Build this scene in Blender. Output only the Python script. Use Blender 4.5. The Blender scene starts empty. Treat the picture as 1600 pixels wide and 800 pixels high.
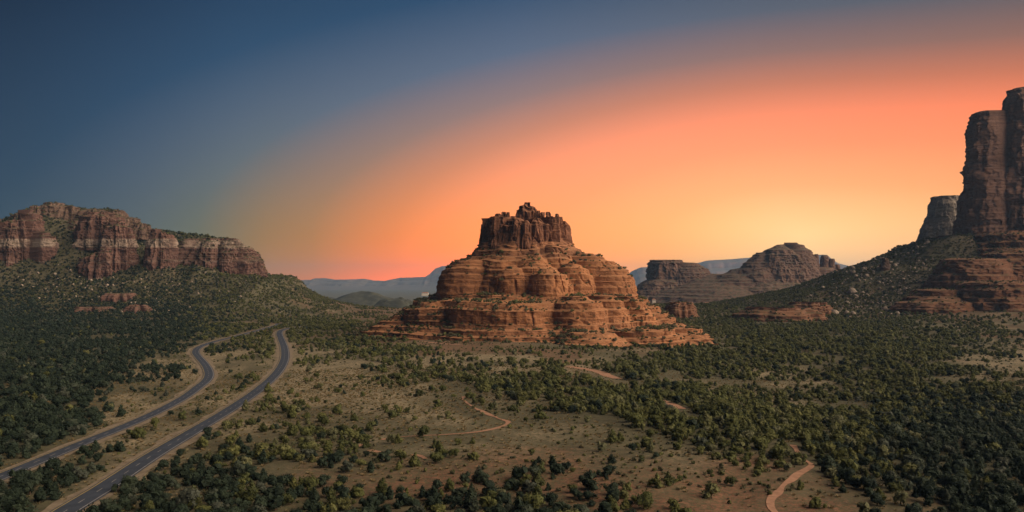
import bpy, bmesh, math, random
import numpy as np
from mathutils import Vector

random.seed(7)
rng = np.random.default_rng(7)
scene = bpy.context.scene
col = scene.collection
R = math.radians

# ------------------------------------------------------------------ camera
F, HZ, CZ = 1386.0, 440.0, 60.0          # focal length and horizon row of the 1600 px photograph, eye height in metres
cam = bpy.data.cameras.new('camera')
cam.sensor_width = 36.0
cam.lens = 36.0 * F / 1600.0
cam.shift_y = (HZ - 400.0) / 1600.0
cam.clip_start, cam.clip_end = 1.0, 60000.0
cam_ob = bpy.data.objects.new('camera', cam)
cam_ob.location = (0, 0, CZ)
cam_ob.rotation_euler = (R(90), 0, 0)
col.objects.link(cam_ob)
scene.camera = cam_ob

# ------------------------------------------------------------------ light
SUN_AZ, SUN_EL = R(105), R(28)
sun = bpy.data.lights.new('sun', 'SUN')
sun.energy, sun.angle, sun.color = 4.9, R(75), (1.0, 0.77, 0.57)
sun_ob = bpy.data.objects.new('sun', sun)
sd = Vector((math.sin(SUN_AZ) * math.cos(SUN_EL), math.cos(SUN_AZ) * math.cos(SUN_EL), math.sin(SUN_EL)))
sun_ob.rotation_euler = sd.to_track_quat('Z', 'Y').to_euler()
sun_ob.location = (0, 0, 900)
col.objects.link(sun_ob)

scene.view_settings.view_transform = 'Standard'
scene.view_settings.look = 'None'
scene.view_settings.exposure = 0.35
scene.view_settings.gamma = 1.0
scene.view_settings.use_curve_mapping = False
scene.cycles.volume_bounces = 1
scene.cycles.max_bounces = 6


def lin(c):
    return tuple(((v / 255) / 12.92 if v <= 10.3 else ((v / 255 + 0.055) / 1.055) ** 2.4) for v in c)


class NT:
    """small helper for node trees"""
    def __init__(s, tree):
        s.t = tree
        tree.nodes.clear()

    def n(s, kind, **kw):
        nd = s.t.nodes.new(kind)
        for k, v in kw.items():
            setattr(nd, k, v)
        return nd

    def put(s, sock, v):
        if hasattr(v, 'is_output'):
            s.t.links.new(v, sock)
        else:
            if sock.type == 'RGBA' and len(v) == 3:
                v = (*v, 1)
            sock.default_value = v

    def math(s, op, a, b=0.0, c=None, clamp=False):
        nd = s.n('ShaderNodeMath', operation=op, use_clamp=clamp)
        s.put(nd.inputs[0], a)
        s.put(nd.inputs[1], b)
        if c is not None:
            s.put(nd.inputs[2], c)
        return nd.outputs[0]

    def mix(s, f, a, b, mode='MIX'):
        nd = s.n('ShaderNodeMix', data_type='RGBA', blend_type=mode)
        s.put(nd.inputs[0], f)
        s.put(nd.inputs[6], a)
        s.put(nd.inputs[7], b)
        return nd.outputs[2]

    def ramp(s, f, stops, interp='LINEAR'):
        nd = s.n('ShaderNodeValToRGB')
        cr = nd.color_ramp
        cr.interpolation = interp
        while len(cr.elements) < len(stops):
            cr.elements.new(0.5)
        for e, (p, c) in zip(cr.elements, stops):
            e.position = p
            e.color = (*c, 1) if len(c) == 3 else c
        s.put(nd.inputs[0], f)
        return nd.outputs[0]

    def vmul(s, v, k):
        nd = s.n('ShaderNodeVectorMath', operation='MULTIPLY')
        s.put(nd.inputs[0], v)
        nd.inputs[1].default_value = k
        return nd.outputs[0]

    def noise(s, vec, scale, detail=4, rough=0.55, dist=0.0):
        nd = s.n('ShaderNodeTexNoise')
        s.put(nd.inputs['Vector'], vec)
        nd.inputs['Scale'].default_value = scale
        nd.inputs['Detail'].default_value = detail
        nd.inputs['Roughness'].default_value = rough
        nd.inputs['Distortion'].default_value = dist
        return nd.outputs[0]

    def band(s, v, a, b, soft):
        """1 between a and b, soft edges"""
        up = s.n('ShaderNodeMapRange', interpolation_type='SMOOTHSTEP')
        s.put(up.inputs[0], v)
        up.inputs[1].default_value, up.inputs[2].default_value = a - soft, a + soft
        dn = s.n('ShaderNodeMapRange', interpolation_type='SMOOTHSTEP')
        s.put(dn.inputs[0], v)
        dn.inputs[1].default_value, dn.inputs[2].default_value = b - soft, b + soft
        return s.math('SUBTRACT', up.outputs[0], dn.outputs[0], clamp=True)

    def mrange(s, v, a, b, c=0.0, d=1.0):
        nd = s.n('ShaderNodeMapRange', interpolation_type='SMOOTHSTEP')
        s.put(nd.inputs[0], v)
        for i, q in enumerate((a, b, c, d)):
            nd.inputs[i + 1].default_value = q
        return nd.outputs[0]


# ------------------------------------------------------------------ sky: dusk glow low on the right, blue above and behind
world = bpy.data.worlds.new('World')
scene.world = world
world.use_nodes = True
w = NT(world.node_tree)
tc = w.n('ShaderNodeTexCoord')
sx = w.n('ShaderNodeSeparateXYZ')
w.put(sx.inputs[0], tc.outputs['Generated'])
az = w.math('ARCTAN2', sx.outputs[0], sx.outputs[1])
el = w.math('ARCSINE', sx.outputs[2])
SKYP = [0.3148, 0.5974, 1.2163, 0.2144, 1.7985, 0.05, 0.0139, 1.6513, -0.3035, -1.2, 1.05, 0.14, -2.6]
dx = w.math('SUBTRACT', az, SKYP[0])
da = w.math('MAXIMUM', w.math('DIVIDE', dx, SKYP[2]), w.math('DIVIDE', dx, -SKYP[1]))
e1 = w.math('ADD', w.math('SUBTRACT', el, SKYP[5]), w.math('MULTIPLY', w.math('MINIMUM', dx, 0.0), SKYP[6]))
de = w.math('DIVIDE', w.math('MAXIMUM', e1, 0.0), SKYP[3])
dd = w.math('POWER', w.math('ADD', w.math('POWER', da, SKYP[4]), w.math('POWER', de, SKYP[4])), 1 / SKYP[4])
SKY_LIN = [(0.00, (1.12, 0.78, 0.36)), (0.25, (0.9038, 0.4693, 0.2131)), (0.45, (0.8507, 0.3338, 0.1699)), (0.60, (0.8463, 0.2798, 0.1549)), (0.75, (0.4848, 0.1985, 0.1324)),
           (0.90, (0.2312, 0.1527, 0.1546)), (1.10, (0.0830, 0.1113, 0.1739)), (1.40, (0.0185, 0.0528, 0.1120)), (1.90, (0.0020, 0.0120, 0.0360))]
glow = w.ramp(w.math('DIVIDE', dd, 1.9), [(p / 1.9, tuple(0.5 * q for q in c)) for p, c in SKY_LIN])
# the sky dims away from the glow and warms to its right; the horizon left of the glow is redder
AZ = [(-3.1416, (.52,) * 3), (-.7, (.52,) * 3), (-.5, (.723,) * 3), (-.3035, (1, 1, 1)), (0, (1, 1, 1)), (.28, (1, .845, .715)), (.55, (1, .719, .517)),
      (1.5, (.85, .70, .60)), (3.1416, (.52,) * 3)]
turn = w.math('MULTIPLY_ADD', az, 1 / 6.28319, 0.5)
side = w.ramp(turn, [(p / 6.28319 + .5, c) for p, c in AZ])
side = w.mix(w.mrange(el, 0.35, 1.1), side, (0.65, 0.65, 0.65))
glow = w.mix(1.0, glow, side, 'MULTIPLY')
hw_ = w.ramp(turn, [(p / 6.28319 + .5, (c,) * 3) for p, c in ((-1.7, 0), (-.56, .08), (-.4, .22), (-.27, .6), (-.13, .6), (.3, 0))])
lowb = w.math('MULTIPLY', w.math('POWER', 2.718282, w.math('DIVIDE', w.math('MAXIMUM', el, 0.0), -0.06)), w.math('MULTIPLY', hw_, 2.0))
cc_ = w.n('ShaderNodeCombineColor')
for k_ in range(3):
    w.put(cc_.inputs[k_], w.math('POWER', 2.718282, w.math('MULTIPLY', lowb, SKYP[10 + k_])))
glow = w.mix(1.0, glow, cc_.outputs[0], 'MULTIPLY')
ns = w.n('ShaderNodeTexSky', sky_type='NISHITA', sun_disc=False, sun_elevation=SUN_EL, sun_rotation=SUN_AZ)
tot = w.mix(0.001, glow, ns.outputs[0], 'ADD')
bg = w.n('ShaderNodeBackground')
w.put(bg.inputs[0], tot)
bg.inputs[1].default_value = 2.0
wo = w.n('ShaderNodeOutputWorld')
w.put(wo.inputs[0], bg.outputs[0])


# ------------------------------------------------------------------ numpy noise
def _h(ix, iy, iz, s):
    n = (ix.astype(np.uint32) * np.uint32(374761393) + iy.astype(np.uint32) * np.uint32(668265263)
         + iz.astype(np.uint32) * np.uint32(2246822519) + np.uint32((s * 3266489917) & 0xffffffff))
    n = (n ^ (n >> np.uint32(13))) * np.uint32(1274126177)
    n = (n ^ (n >> np.uint32(16))) * np.uint32(2654435761)
    return ((n ^ (n >> np.uint32(15))) & np.uint32(0xffffff)).astype(np.float32) / 8388607.5 - 1.0


def vn3(x, y, z, s=0):
    x, y, z = np.broadcast_arrays(np.asarray(x, np.float64), np.asarray(y, np.float64), np.asarray(z, np.float64))
    fx, fy, fz = np.floor(x), np.floor(y), np.floor(z)
    ix, iy, iz = fx.astype(np.int64), fy.astype(np.int64), fz.astype(np.int64)
    u, v, q = x - fx, y - fy, z - fz
    u, v, q = (t * t * t * (t * (t * 6 - 15) + 10) for t in (u, v, q))
    r = 0
    for a in (0, 1):
        for b in (0, 1):
            for c in (0, 1):
                wgt = (u if a else 1 - u) * (v if b else 1 - v) * (q if c else 1 - q)
                r = r + wgt * _h(ix + a, iy + b, iz + c, s)
    return r


def vn2(x, y, s=0):
    x, y = np.broadcast_arrays(np.asarray(x, np.float64), np.asarray(y, np.float64))
    fx, fy = np.floor(x), np.floor(y)
    ix, iy = fx.astype(np.int64), fy.astype(np.int64)
    zz = np.zeros_like(ix)
    u, v = x - fx, y - fy
    u, v = (t * t * t * (t * (t * 6 - 15) + 10) for t in (u, v))
    return ((_h(ix, iy, zz, s) * (1 - u) + _h(ix + 1, iy, zz, s) * u) * (1 - v)
            + (_h(ix, iy + 1, zz, s) * (1 - u) + _h(ix + 1, iy + 1, zz, s) * u) * v)


def fbm2(x, y, o=4, s=0):
    r, a, f = 0, 0.5, 1.0
    for i in range(o):
        r = r + a * vn2(x * f + 17.3 * i, y * f - 9.1 * i, s + i)
        a *= 0.5
        f *= 2.03
    return r


def fbm3(x, y, z, o=4, s=0):
    r, a, f = 0, 0.5, 1.0
    for i in range(o):
        r = r + a * vn3(x * f + 17.3 * i, y * f - 9.1 * i, z * f, s + i)
        a *= 0.5
        f *= 2.03
    return r


def sstep(a, b, x):
    t = np.clip((x - a) / (b - a), 0, 1)
    return t * t * (3 - 2 * t)


# ------------------------------------------------------------------ objects
def tag(o, label=None, cat=None, group=None, kind=None):
    for k, v in (('label', label), ('category', cat), ('group', group), ('kind', kind)):
        if v:
            o[k] = v
    return o


def link(name, data, parent=None):
    o = bpy.data.objects.new(name, data)
    col.objects.link(o)
    if parent:
        o.parent = parent
    return o


def mesh(name, V, Fc, mats, smooth=False, midx=None):
    me = bpy.data.meshes.new(name)
    V = np.asarray(V, np.float32)
    if isinstance(Fc, np.ndarray):
        n, k = Fc.shape
        me.vertices.add(len(V))
        me.vertices.foreach_set('co', V.ravel())
        me.loops.add(n * k)
        me.loops.foreach_set('vertex_index', Fc.astype(np.int32).ravel())
        me.polygons.add(n)
        me.polygons.foreach_set('loop_start', np.arange(0, n * k, k, dtype=np.int32))
        me.polygons.foreach_set('loop_total', np.full(n, k, np.int32))
        me.update(calc_edges=True)
        me.validate()
    else:
        me.from_pydata([tuple(map(float, v)) for v in V], [], Fc)
        me.update()
    for m in (mats if isinstance(mats, (list, tuple)) else [mats]):
        me.materials.append(m)
    if midx is not None:
        me.polygons.foreach_set('material_index', np.asarray(midx, np.int32))
    me.polygons.foreach_set('use_smooth', np.full(len(me.polygons), smooth))
    return me


def quads(nr, nc, wrap=False):
    """faces of a grid of nr rows by nc columns"""
    cc = nc if wrap else nc - 1
    i, j = np.meshgrid(np.arange(nr - 1), np.arange(cc), indexing='ij')
    j2 = (j + 1) % nc
    return np.stack([i * nc + j, i * nc + j2, (i + 1) * nc + j2, (i + 1) * nc + j], -1).reshape(-1, 4)


# ------------------------------------------------------------------ materials
def principled(name):
    m = bpy.data.materials.new(name)
    m.use_nodes = True
    t = NT(m.node_tree)
    out = t.n('ShaderNodeOutputMaterial')
    b = t.n('ShaderNodeBsdfPrincipled')
    b.inputs['Roughness'].default_value = 0.9
    b.inputs['Specular IOR Level'].default_value = 0.15
    t.put(out.inputs[0], b.outputs[0])
    return m, t, b


def rock_mat(name, dark, mid, light, bands=(), veg=0.5, vegcol=(0.055, 0.06, 0.028), soil=(0.30, 0.15, 0.08), lay=0.16, streak=0.5,
             bump=0.6, var=1.0):
    m, t, b = principled(name)
    tcn = t.n('ShaderNodeTexCoord')
    pos = tcn.outputs['Object']
    sep = t.n('ShaderNodeSeparateXYZ')
    t.put(sep.inputs[0], pos)
    wob = t.noise(pos, 0.02, 4)
    zz = t.math('ADD', sep.outputs[2], t.math('MULTIPLY', t.math('SUBTRACT', wob, 0.5), 9.0))
    comb = t.n('ShaderNodeCombineXYZ')
    t.put(comb.inputs[0], t.math('MULTIPLY', sep.outputs[0], 0.006))
    t.put(comb.inputs[1], t.math('MULTIPLY', sep.outputs[1], 0.006))
    t.put(comb.inputs[2], t.math('MULTIPLY', zz, lay))
    s1 = t.noise(comb.outputs[0], 1.0, 5, 0.65)
    c = t.ramp(s1, [(0.30, dark), (0.47, mid), (0.58, mid), (0.72, light)])
    big = t.noise(pos, 0.012, 3)
    c = t.mix(t.mrange(big, 0.35, 0.65, 0.0, 0.45 * var), c, dark)
    for z0, z1, cc, k in bands:
        f = t.math('MULTIPLY', t.band(zz, z0, z1, 2.2), k)
        f = t.math('MULTIPLY', f, t.mrange(t.noise(pos, 0.05, 4), 0.3, 0.6, 0.35, 1.0))
        c = t.mix(f, c, cc)
    fine = t.noise(t.vmul(pos, (0.13, 0.13, 1.5)), 1.0, 6, 0.72)
    c = t.mix(1.0, c, t.ramp(fine, [(0.3, (0.62, 0.6, 0.58)), (0.55, (1, 1, 1)), (0.72, (1.22, 1.2, 1.16))]), 'MULTIPLY')
    st = t.noise(t.vmul(pos, (0.22, 0.22, 0.018)), 1.0, 4, 0.6)
    geo = t.n('ShaderNodeNewGeometry')
    gs = t.n('ShaderNodeSeparateXYZ')
    t.put(gs.inputs[0], geo.outputs['Normal'])
    up = gs.outputs[2]
    steep = t.mrange(up, 0.75, 0.35)
    c = t.mix(t.math('MULTIPLY', t.math('MULTIPLY', steep, streak), t.mrange(st, 0.5, 0.72)), c, tuple(v * 0.45 for v in dark))
    flat = t.mrange(up, 0.62, 0.86)
    c = t.mix(t.math('MULTIPLY', flat, 0.55), c, soil)
    vn = t.noise(pos, 0.09, 6, 0.7)
    c = t.mix(t.math('MULTIPLY', t.math('MULTIPLY', flat, veg), t.mrange(vn, 0.46, 0.58)), c, vegcol)
    t.put(b.inputs['Base Color'], c)
    h = t.math('ADD', t.math('MULTIPLY', fine, 1.0), t.math('MULTIPLY', t.noise(pos, 0.5, 6, 0.65), 0.9))
    bp = t.n('ShaderNodeBump')
    bp.inputs['Strength'].default_value = bump
    bp.inputs['Distance'].default_value = 1.5
    t.put(bp.inputs['Height'], h)
    t.put(b.inputs['Normal'], bp.outputs[0])
    return m


RED = ((0.16, 0.070, 0.034), (0.38, 0.175, 0.080), (0.52, 0.265, 0.130))
M_bell = rock_mat('red_sandstone', *RED, veg=0.3, soil=(0.48, 0.235, 0.115), bands=((86, 122, (0.185, 0.092, 0.056), 0.75), (-30, 20, (0.23, 0.115, 0.062), 0.6)))
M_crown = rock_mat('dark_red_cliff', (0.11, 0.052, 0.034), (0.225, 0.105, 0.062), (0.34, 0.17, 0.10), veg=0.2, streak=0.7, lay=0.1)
CREAM = (0.36, 0.29, 0.235)
M_mesa = rock_mat('banded_sandstone', (0.085, 0.050, 0.042), (0.172, 0.096, 0.076), (0.235, 0.14, 0.11), veg=0.9, soil=(0.12, 0.09, 0.06),
                  bands=((123, 139, CREAM, 0.9), (62, 66, CREAM, 0.75), (96, 98.5, CREAM, 0.5)), lay=0.09)
M_rim = rock_mat('rim_sandstone', (0.085, 0.055, 0.042), (0.15, 0.10, 0.076), (0.24, 0.18, 0.14), veg=0.9, soil=(0.12, 0.09, 0.06), lay=0.12)
M_butte = rock_mat('varnished_cliff', (0.15, 0.088, 0.066), (0.28, 0.165, 0.122), (0.38, 0.25, 0.19), veg=0.5, soil=(0.2, 0.11, 0.07), streak=0.5, lay=0.10)
M_terrace = rock_mat('terrace_sandstone', (0.13, 0.065, 0.040), (0.23, 0.115, 0.068), (0.33, 0.18, 0.11), veg=0.7, soil=(0.24, 0.13, 0.07))
M_grey = rock_mat('pale_limestone', (0.26, 0.22, 0.18), (0.38, 0.33, 0.28), (0.48, 0.43, 0.36), veg=0.3, soil=(0.25, 0.2, 0.15), lay=0.05)
M_far = rock_mat('far_sandstone', (0.11, 0.068, 0.052), (0.165, 0.098, 0.072), (0.22, 0.14, 0.10), veg=0.8, soil=(0.15, 0.11, 0.075), lay=0.03,
                 vegcol=(0.05, 0.055, 0.03))
M_far2 = rock_mat('distant_escarpment', (0.13, 0.085, 0.065), (0.20, 0.13, 0.10), (0.36, 0.19, 0.13), veg=0.75, soil=(0.13, 0.11, 0.08), lay=0.012,
                  vegcol=(0.06, 0.065, 0.04), var=1.4)


def foliage_mat(name, stops):
    m, t, b = principled(name)
    oi = t.n('ShaderNodeObjectInfo')
    tcn = t.n('ShaderNodeTexCoord')
    c = t.ramp(oi.outputs['Random'], stops)
    nz = t.noise(tcn.outputs['Object'], 5.0, 3)
    c = t.mix(1.0, c, t.ramp(nz, [(0.3, (0.6, 0.62, 0.6)), (0.7, (1.35, 1.3, 1.2))]), 'MULTIPLY')
    t.put(b.inputs['Base Color'], c)
    b.inputs['Roughness'].default_value = 0.75
    tr = t.n('ShaderNodeBsdfTranslucent')
    t.put(tr.inputs[0], c)
    ms = t.n('ShaderNodeMixShader')
    ms.inputs[0].default_value = 0.2
    t.put(ms.inputs[1], b.outputs[0])
    t.put(ms.inputs[2], tr.outputs[0])
    t.put(t.t.nodes['Material Output'].inputs[0], ms.outputs[0])
    return m


M_leaf = foliage_mat('juniper_foliage', [(0.0, (0.054, 0.066, 0.026)), (0.45, (0.094, 0.108, 0.038)), (0.8, (0.130, 0.140, 0.052)), (1.0, (0.14, 0.15, 0.092))])
M_leaf_shaded = foliage_mat('juniper_foliage_shaded', [(0.0, (0.017, 0.029, 0.021)), (0.5, (0.025, 0.041, 0.028)), (0.85, (0.038, 0.056, 0.037)), (1.0, (0.075, 0.088, 0.072))])  # same juniper leaves, frame-edge darkening put into the colour
M_sage = foliage_mat('sage_foliage', [(0.0, (0.070, 0.078, 0.046)), (0.5, (0.105, 0.108, 0.066)), (0.85, (0.15, 0.135, 0.08)), (1.0, (0.075, 0.085, 0.04))])
M_grass = foliage_mat('dry_grass', [(0.0, (0.20, 0.155, 0.085)), (0.5, (0.27, 0.21, 0.115)), (1.0, (0.16, 0.15, 0.08))])


def plain(name, c, rough=0.9, nscale=2.0, amt=0.3):
    m, t, b = principled(name)
    tcn = t.n('ShaderNodeTexCoord')
    nz = t.noise(tcn.outputs['Object'], nscale, 6, 0.65)
    lo, hi = 1 - amt, 1 + amt
    t.put(b.inputs['Base Color'], t.mix(1.0, c, t.ramp(nz, [(0.3, (lo,) * 3), (0.7, (hi,) * 3)]), 'MULTIPLY'))
    b.inputs['Roughness'].default_value = rough
    return m


M_bark = plain('bark', (0.10, 0.07, 0.05), nscale=4)
M_asphalt = plain('asphalt', (0.050, 0.061, 0.080), 0.65, 0.25, 0.25)
M_white = plain('white_paint', (0.30, 0.30, 0.30), 0.6, 1.0, 0.3)
M_yellow = plain('yellow_paint', (0.40, 0.31, 0.12), 0.6, 1.0, 0.2)
M_verge = plain('sandy_shoulder', (0.20, 0.165, 0.118), nscale=0.3, amt=0.35)
M_trail = plain('trail_dirt', (0.32, 0.185, 0.12), nscale=0.5, amt=0.25)
M_stucco = plain('stucco', (0.70, 0.64, 0.56), nscale=1.0, amt=0.1)
M_tiles = plain('roof_tiles', (0.32, 0.16, 0.10), nscale=1.0, amt=0.2)
M_pane = plain('window_glass', (0.06, 0.07, 0.09), 0.15, 1.0, 0.1)
M_boulder = plain('pale_boulder', (0.30, 0.25, 0.20), nscale=0.6, amt=0.35)


# ------------------------------------------------------------------ the lie of the land
def at(px, py, Y):
    return np.array([(px - 800) / F * Y, Y, CZ + (HZ - py) / F * Y])


def tabl(pts, Y):
    """silhouette points (px, py) at distance Y as an X -> Z table"""
    a = np.array([at(p, q, Y) for p, q in pts])
    return a[:, 0], a[:, 2]


LR = tabl([(-500, 420), (-300, 380), (-120, 352), (0, 348), (40, 328), (75, 322), (100, 325), (130, 332), (165, 330), (185, 338), (210, 350), (235, 362),
           (262, 363), (300, 367), (330, 373), (360, 376), (385, 392), (410, 428), (430, 446)], 1830)
RR = tabl([(960, 488), (1000, 482), (1040, 479), (1100, 482), (1180, 479), (1215, 469), (1250, 461), (1300, 451), (1340, 436), (1383, 416), (1440, 396), (1490, 371),
           (1560, 362), (1700, 350), (1900, 350), (2300, 420)], 1520)
XE = at(418, 440, 1640)[0]


def hbig(x, y):
    x, y = np.asarray(x, float), np.asarray(y, float)
    h = 2.5 * vn2(x / 210 + 3, y / 260, 11) * sstep(200, 500, y)
    # open rise in the foreground, its back falling to the wooded wash
    u = x * 0.93 + (y - 330) * 0.30
    h = h + 5.0 * np.exp(-((x - 30) / 150) ** 2 - ((y - 330) / 150) ** 2)
    h = h - 6.0 * np.exp(-((x - 190) / 110) ** 2 - ((y - 520) / 230) ** 2)
    # left: talus under the banded mesa, its slopes and top
    lat = np.exp(-np.clip(x - XE, 0, None) / 62)
    foot = 66 * lat
    talus = foot * np.exp(-np.clip(1600 - y, 0, None) / 135)
    zr = np.interp(x, *LR)
    t = np.clip((y - 1600) / 230, 0, 1)
    t = t * (1.55 - 0.55 * t)
    upper = foot + (np.maximum(zr, foot) - foot) * t
    upper = upper * (1 - 0.95 * sstep(1845, 2080, y))
    wl = sstep(XE + 420, XE + 60, x)
    h = h + np.where(y < 1600, talus, np.where(x < XE + 10, upper, talus * (1 - 0.8 * sstep(1700, 2300, y)))) * wl
    # right: green ridge that climbs to the butte
    zr = np.interp(x, *RR)
    wr = sstep(120, 330, x)
    d = np.clip(1500 - y, 0, None)
    ridge = zr * np.exp(-d / 165) * np.where(y > 1500, 1 - 0.75 * sstep(1560, 2300, y), 1)
    h = h + ridge * wr
    # swell round the foot of the bell-shaped rock
    rb = np.hypot(x - 22, y - 1000)
    h = h + 5 * np.exp(-(rb / 240) ** 2)
    # the valley floor sinks towards the far towns
    h = h - 95 * sstep(1850, 3600, y)
    return h


def ground_px(px, py):
    Y = np.concatenate([np.arange(150, 900, 0.5), np.arange(900, 4000, 2.0)])
    x = (px - 800) / F * Y
    z = CZ + (HZ - py) / F * Y
    under = z < hbig(x, Y)
    i = int(np.argmax(under)) if under.any() else len(Y) - 1
    return np.array([x[i], Y[i]])


def spline(pts, step):
    p = np.array(pts)
    p = np.vstack([2 * p[0] - p[1], p, 2 * p[-1] - p[-2]])
    out = []
    for i in range(1, len(p) - 2):
        n = max(2, int(np.linalg.norm(p[i + 1] - p[i]) / step))
        t = np.linspace(0, 1, n, endpoint=False)[:, None]
        a, b, c, d = p[i - 1], p[i], p[i + 1], p[i + 2]
        out.append(0.5 * (2 * b + (c - a) * t + (2 * a - 5 * b + 4 * c - d) * t ** 2 + (3 * b - a - 3 * c + d) * t ** 3))
    out.append(p[-2][None])
    return np.vstack(out)


ROAD_A = spline([ground_px(*q) for q in [(40, 850), (100, 803), (160, 765), (240, 712), (300, 676), (350, 646), (395, 616), (425, 591), (440, 572), (445, 556),
                                         (443, 541), (438, 528), (436, 521), (441, 516), (460, 512), (490, 509)]], 4)
ROAD_B = spline([ground_px(*q) for q in [(-110, 795), (0, 747), (60, 722), (130, 693), (190, 669), (240, 647), (285, 623), (310, 605), (323, 594), (326, 584),
                                         (321, 572), (311, 560), (305, 551), (311, 543), (332, 535), (368, 526), (398, 518), (420, 512), (436, 506)]], 4)
TRAILS = [([(722, 620), (730, 630), (752, 643), (778, 654), (793, 660), (785, 667), (752, 675), (700, 679), (645, 682), (610, 685), (598, 688)], 1.7),
          ([(575, 692), (562, 696), (553, 700)], 1.8), ([(578, 704), (592, 707)], 1.6), ([(643, 711), (655, 713), (663, 718)], 1.6),
          ([(1243, 696), (1248, 709), (1258, 720), (1267, 728), (1252, 739), (1228, 757), (1210, 778), (1208, 792), (1216, 806)], 2.2),
          ([(890, 573), (930, 580), (965, 592)], 8), ([(1030, 625), (1050, 633), (1064, 639)], 6), ([(655, 533), (690, 537), (720, 539)], 4)]
TRAILS = [(spline([ground_px(*q) for q in pts], 2.5), wd) for pts, wd in TRAILS]


def dist_to(line, x, y):
    """distance of many points to a polyline's vertices, coarse but enough"""
    d = np.full(x.shape, 1e9)
    lo, hi = line.min(0) - 60, line.max(0) + 60
    m = (x > lo[0]) & (x < hi[0]) & (y > lo[1]) & (y < hi[1])
    if m.any():
        xs, ys = x[m], y[m]
        dd_ = np.full(xs.shape, 1e9)
        for p in line:
            dd_ = np.minimum(dd_, (xs - p[0]) ** 2 + (ys - p[1]) ** 2)
        d[m] = np.sqrt(dd_)
    return d


def road_dist(x, y):
    return np.minimum(dist_to(ROAD_A[::2], x, y), dist_to(ROAD_B[::2], x, y))


def trail_dist(x, y):
    d = np.full(x.shape, 1e9)
    for ln, wd in TRAILS:
        d = np.minimum(d, dist_to(ln, x, y) - wd / 2)
    return d


def hsmall(x, y):
    n = 1.6 * fbm2(x / 34, y / 34, 4, 40)
    slope = sstep(20, 60, hbig(x, y))
    n = n * (1 + 2.2 * slope) + slope * 9 * fbm2(x / 60, y / 60, 4, 55) + slope * 5 * np.abs(fbm2(x / 25, y / 90, 3, 57))
    return n


def hfull(x, y):
    k = np.minimum(sstep(7, 26, road_dist(x, y)), sstep(1, 9, trail_dist(x, y)))
    return hbig(x, y) + hsmall(x, y) * k


def proj(x, y, z):
    y = np.maximum(y, 1)
    return 800 + x / y * F, HZ - (z - CZ) / y * F


# how thickly the ground is wooded (0..1) over the ground as seen on the map of the photograph
DENS = np.array([
    [.9, .8, .8, .85, .8, .6, .3, .1, .1, .1, .3, .6, .7, .6, .6, .4, .4],
    [.95, .9, .8, .8, .6, .75, .55, .2, .15, .2, .3, .7, .85, .85, .85, .7, .5],
    [.95, .95, .7, .35, .5, .45, .8, .3, .35, .45, .7, .85, .8, .8, .9, .6, .25],
    [.95, .95, .6, .3, .4, .15, .25, .75, .8, .8, .85, .7, .4, .55, .9, .8, .5],
    [.95, .95, .35, .25, .32, .25, .18, .18, .4, .85, .95, .9, .7, .75, .95, .95, .9],
    [.95, .8, .3, .3, .35, .32, .25, .22, .22, .3, .7, .95, .9, .9, .95, .95, .95],
    [.75, .6, .45, .45, .5, .48, .4, .38, .38, .2, .15, .15, .6, .9, .85, .95, .95],
    [.9, .75, .5, .7, .7, .65, .6, .55, .6, .5, .3, .15, .15, .4, .75, .9, .95],
    [.95, .9, .7, .9, .9, .9, .8, .75, .8, .75, .5, .2, .2, .3, .5, .8, .9]])
# red soil (0..1) and pale dry grass (0..1) on the same map
REDS = np.array([
    [.3, .3, .4, .3, .4, .5, .9, 1, 1, 1, .9, .6, .5, .5, .4, .5, .6],
    [.2, .2, .3, .2, .5, .5, .8, 1, 1, 1, .9, .4, .3, .3, .3, .4, .5],
    [.1, .1, .1, .1, .2, .2, .4, .5, .5, .6, .4, .2, .2, .2, .2, .2, .2],
    [.1, .1, .1, .1, .1, .1, .1, .2, .2, .3, .3, .2, .1, .1, .1, .1, .1],
    [.1, .1, .2, .1, .1, .1, .15, .1, .1, .2, .3, .2, .2, .1, .1, .1, .1],
    [.1, .1, .2, .1, .1, .2, .2, .2, .3, .3, .4, .3, .3, .3, .2, .1, .1],
    [.1, .1, .2, .2, .2, .5, .5, .4, .5, .8, .9, .9, .8, .4, .3, .2, .2],
    [.1, .1, .3, .3, .4, .6, .6, .6, .6, .7, .9, .9, .9, .8, .4, .3, .2],
    [.1, .1, .3, .4, .5, .6, .7, .6, .6, .7, .7, .7, .8, .7, .5, .3, .2]])
GRAS = np.array([
    [.1, .1, .1, .1, .2, .3, .2, .1, .1, .1, .1, .1, .2, .2, .2, .2, .2],
    [.1, .1, .1, .2, .3, .5, .3, .2, .2, .2, .2, .2, .2, .2, .2, .2, .3],
    [.1, .1, .4, .55, .6, .85, .6, 1., .8, .7, .4, .3, .4, .3, .2, .5, .9],
    [.1, .1, .45, .6, .65, 1., .95, .6, .4, .6, .4, .4, .6, .3, .1, .2, .5],
    [.1, .1, .35, .4, .45, .5, .45, .5, .5, .3, .2, .2, .4, .2, .1, .1, .1],
    [.1, .2, .4, .4, .4, .4, .4, .4, .5, .4, .2, .1, .1, .1, .1, .1, .1],
    [.2, .2, .3, .3, .3, .2, .2, .2, .3, .3, .3, .2, .2, .1, .1, .1, .1],
    [.2, .3, .5, .3, .3, .2, .2, .2, .2, .2, .2, .2, .2, .2, .1, .1, .1],
    [.1, .2, .4, .2, .2, .2, .1, .1, .1, .2, .2, .2, .2, .2, .2, .1, .1]])


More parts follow.
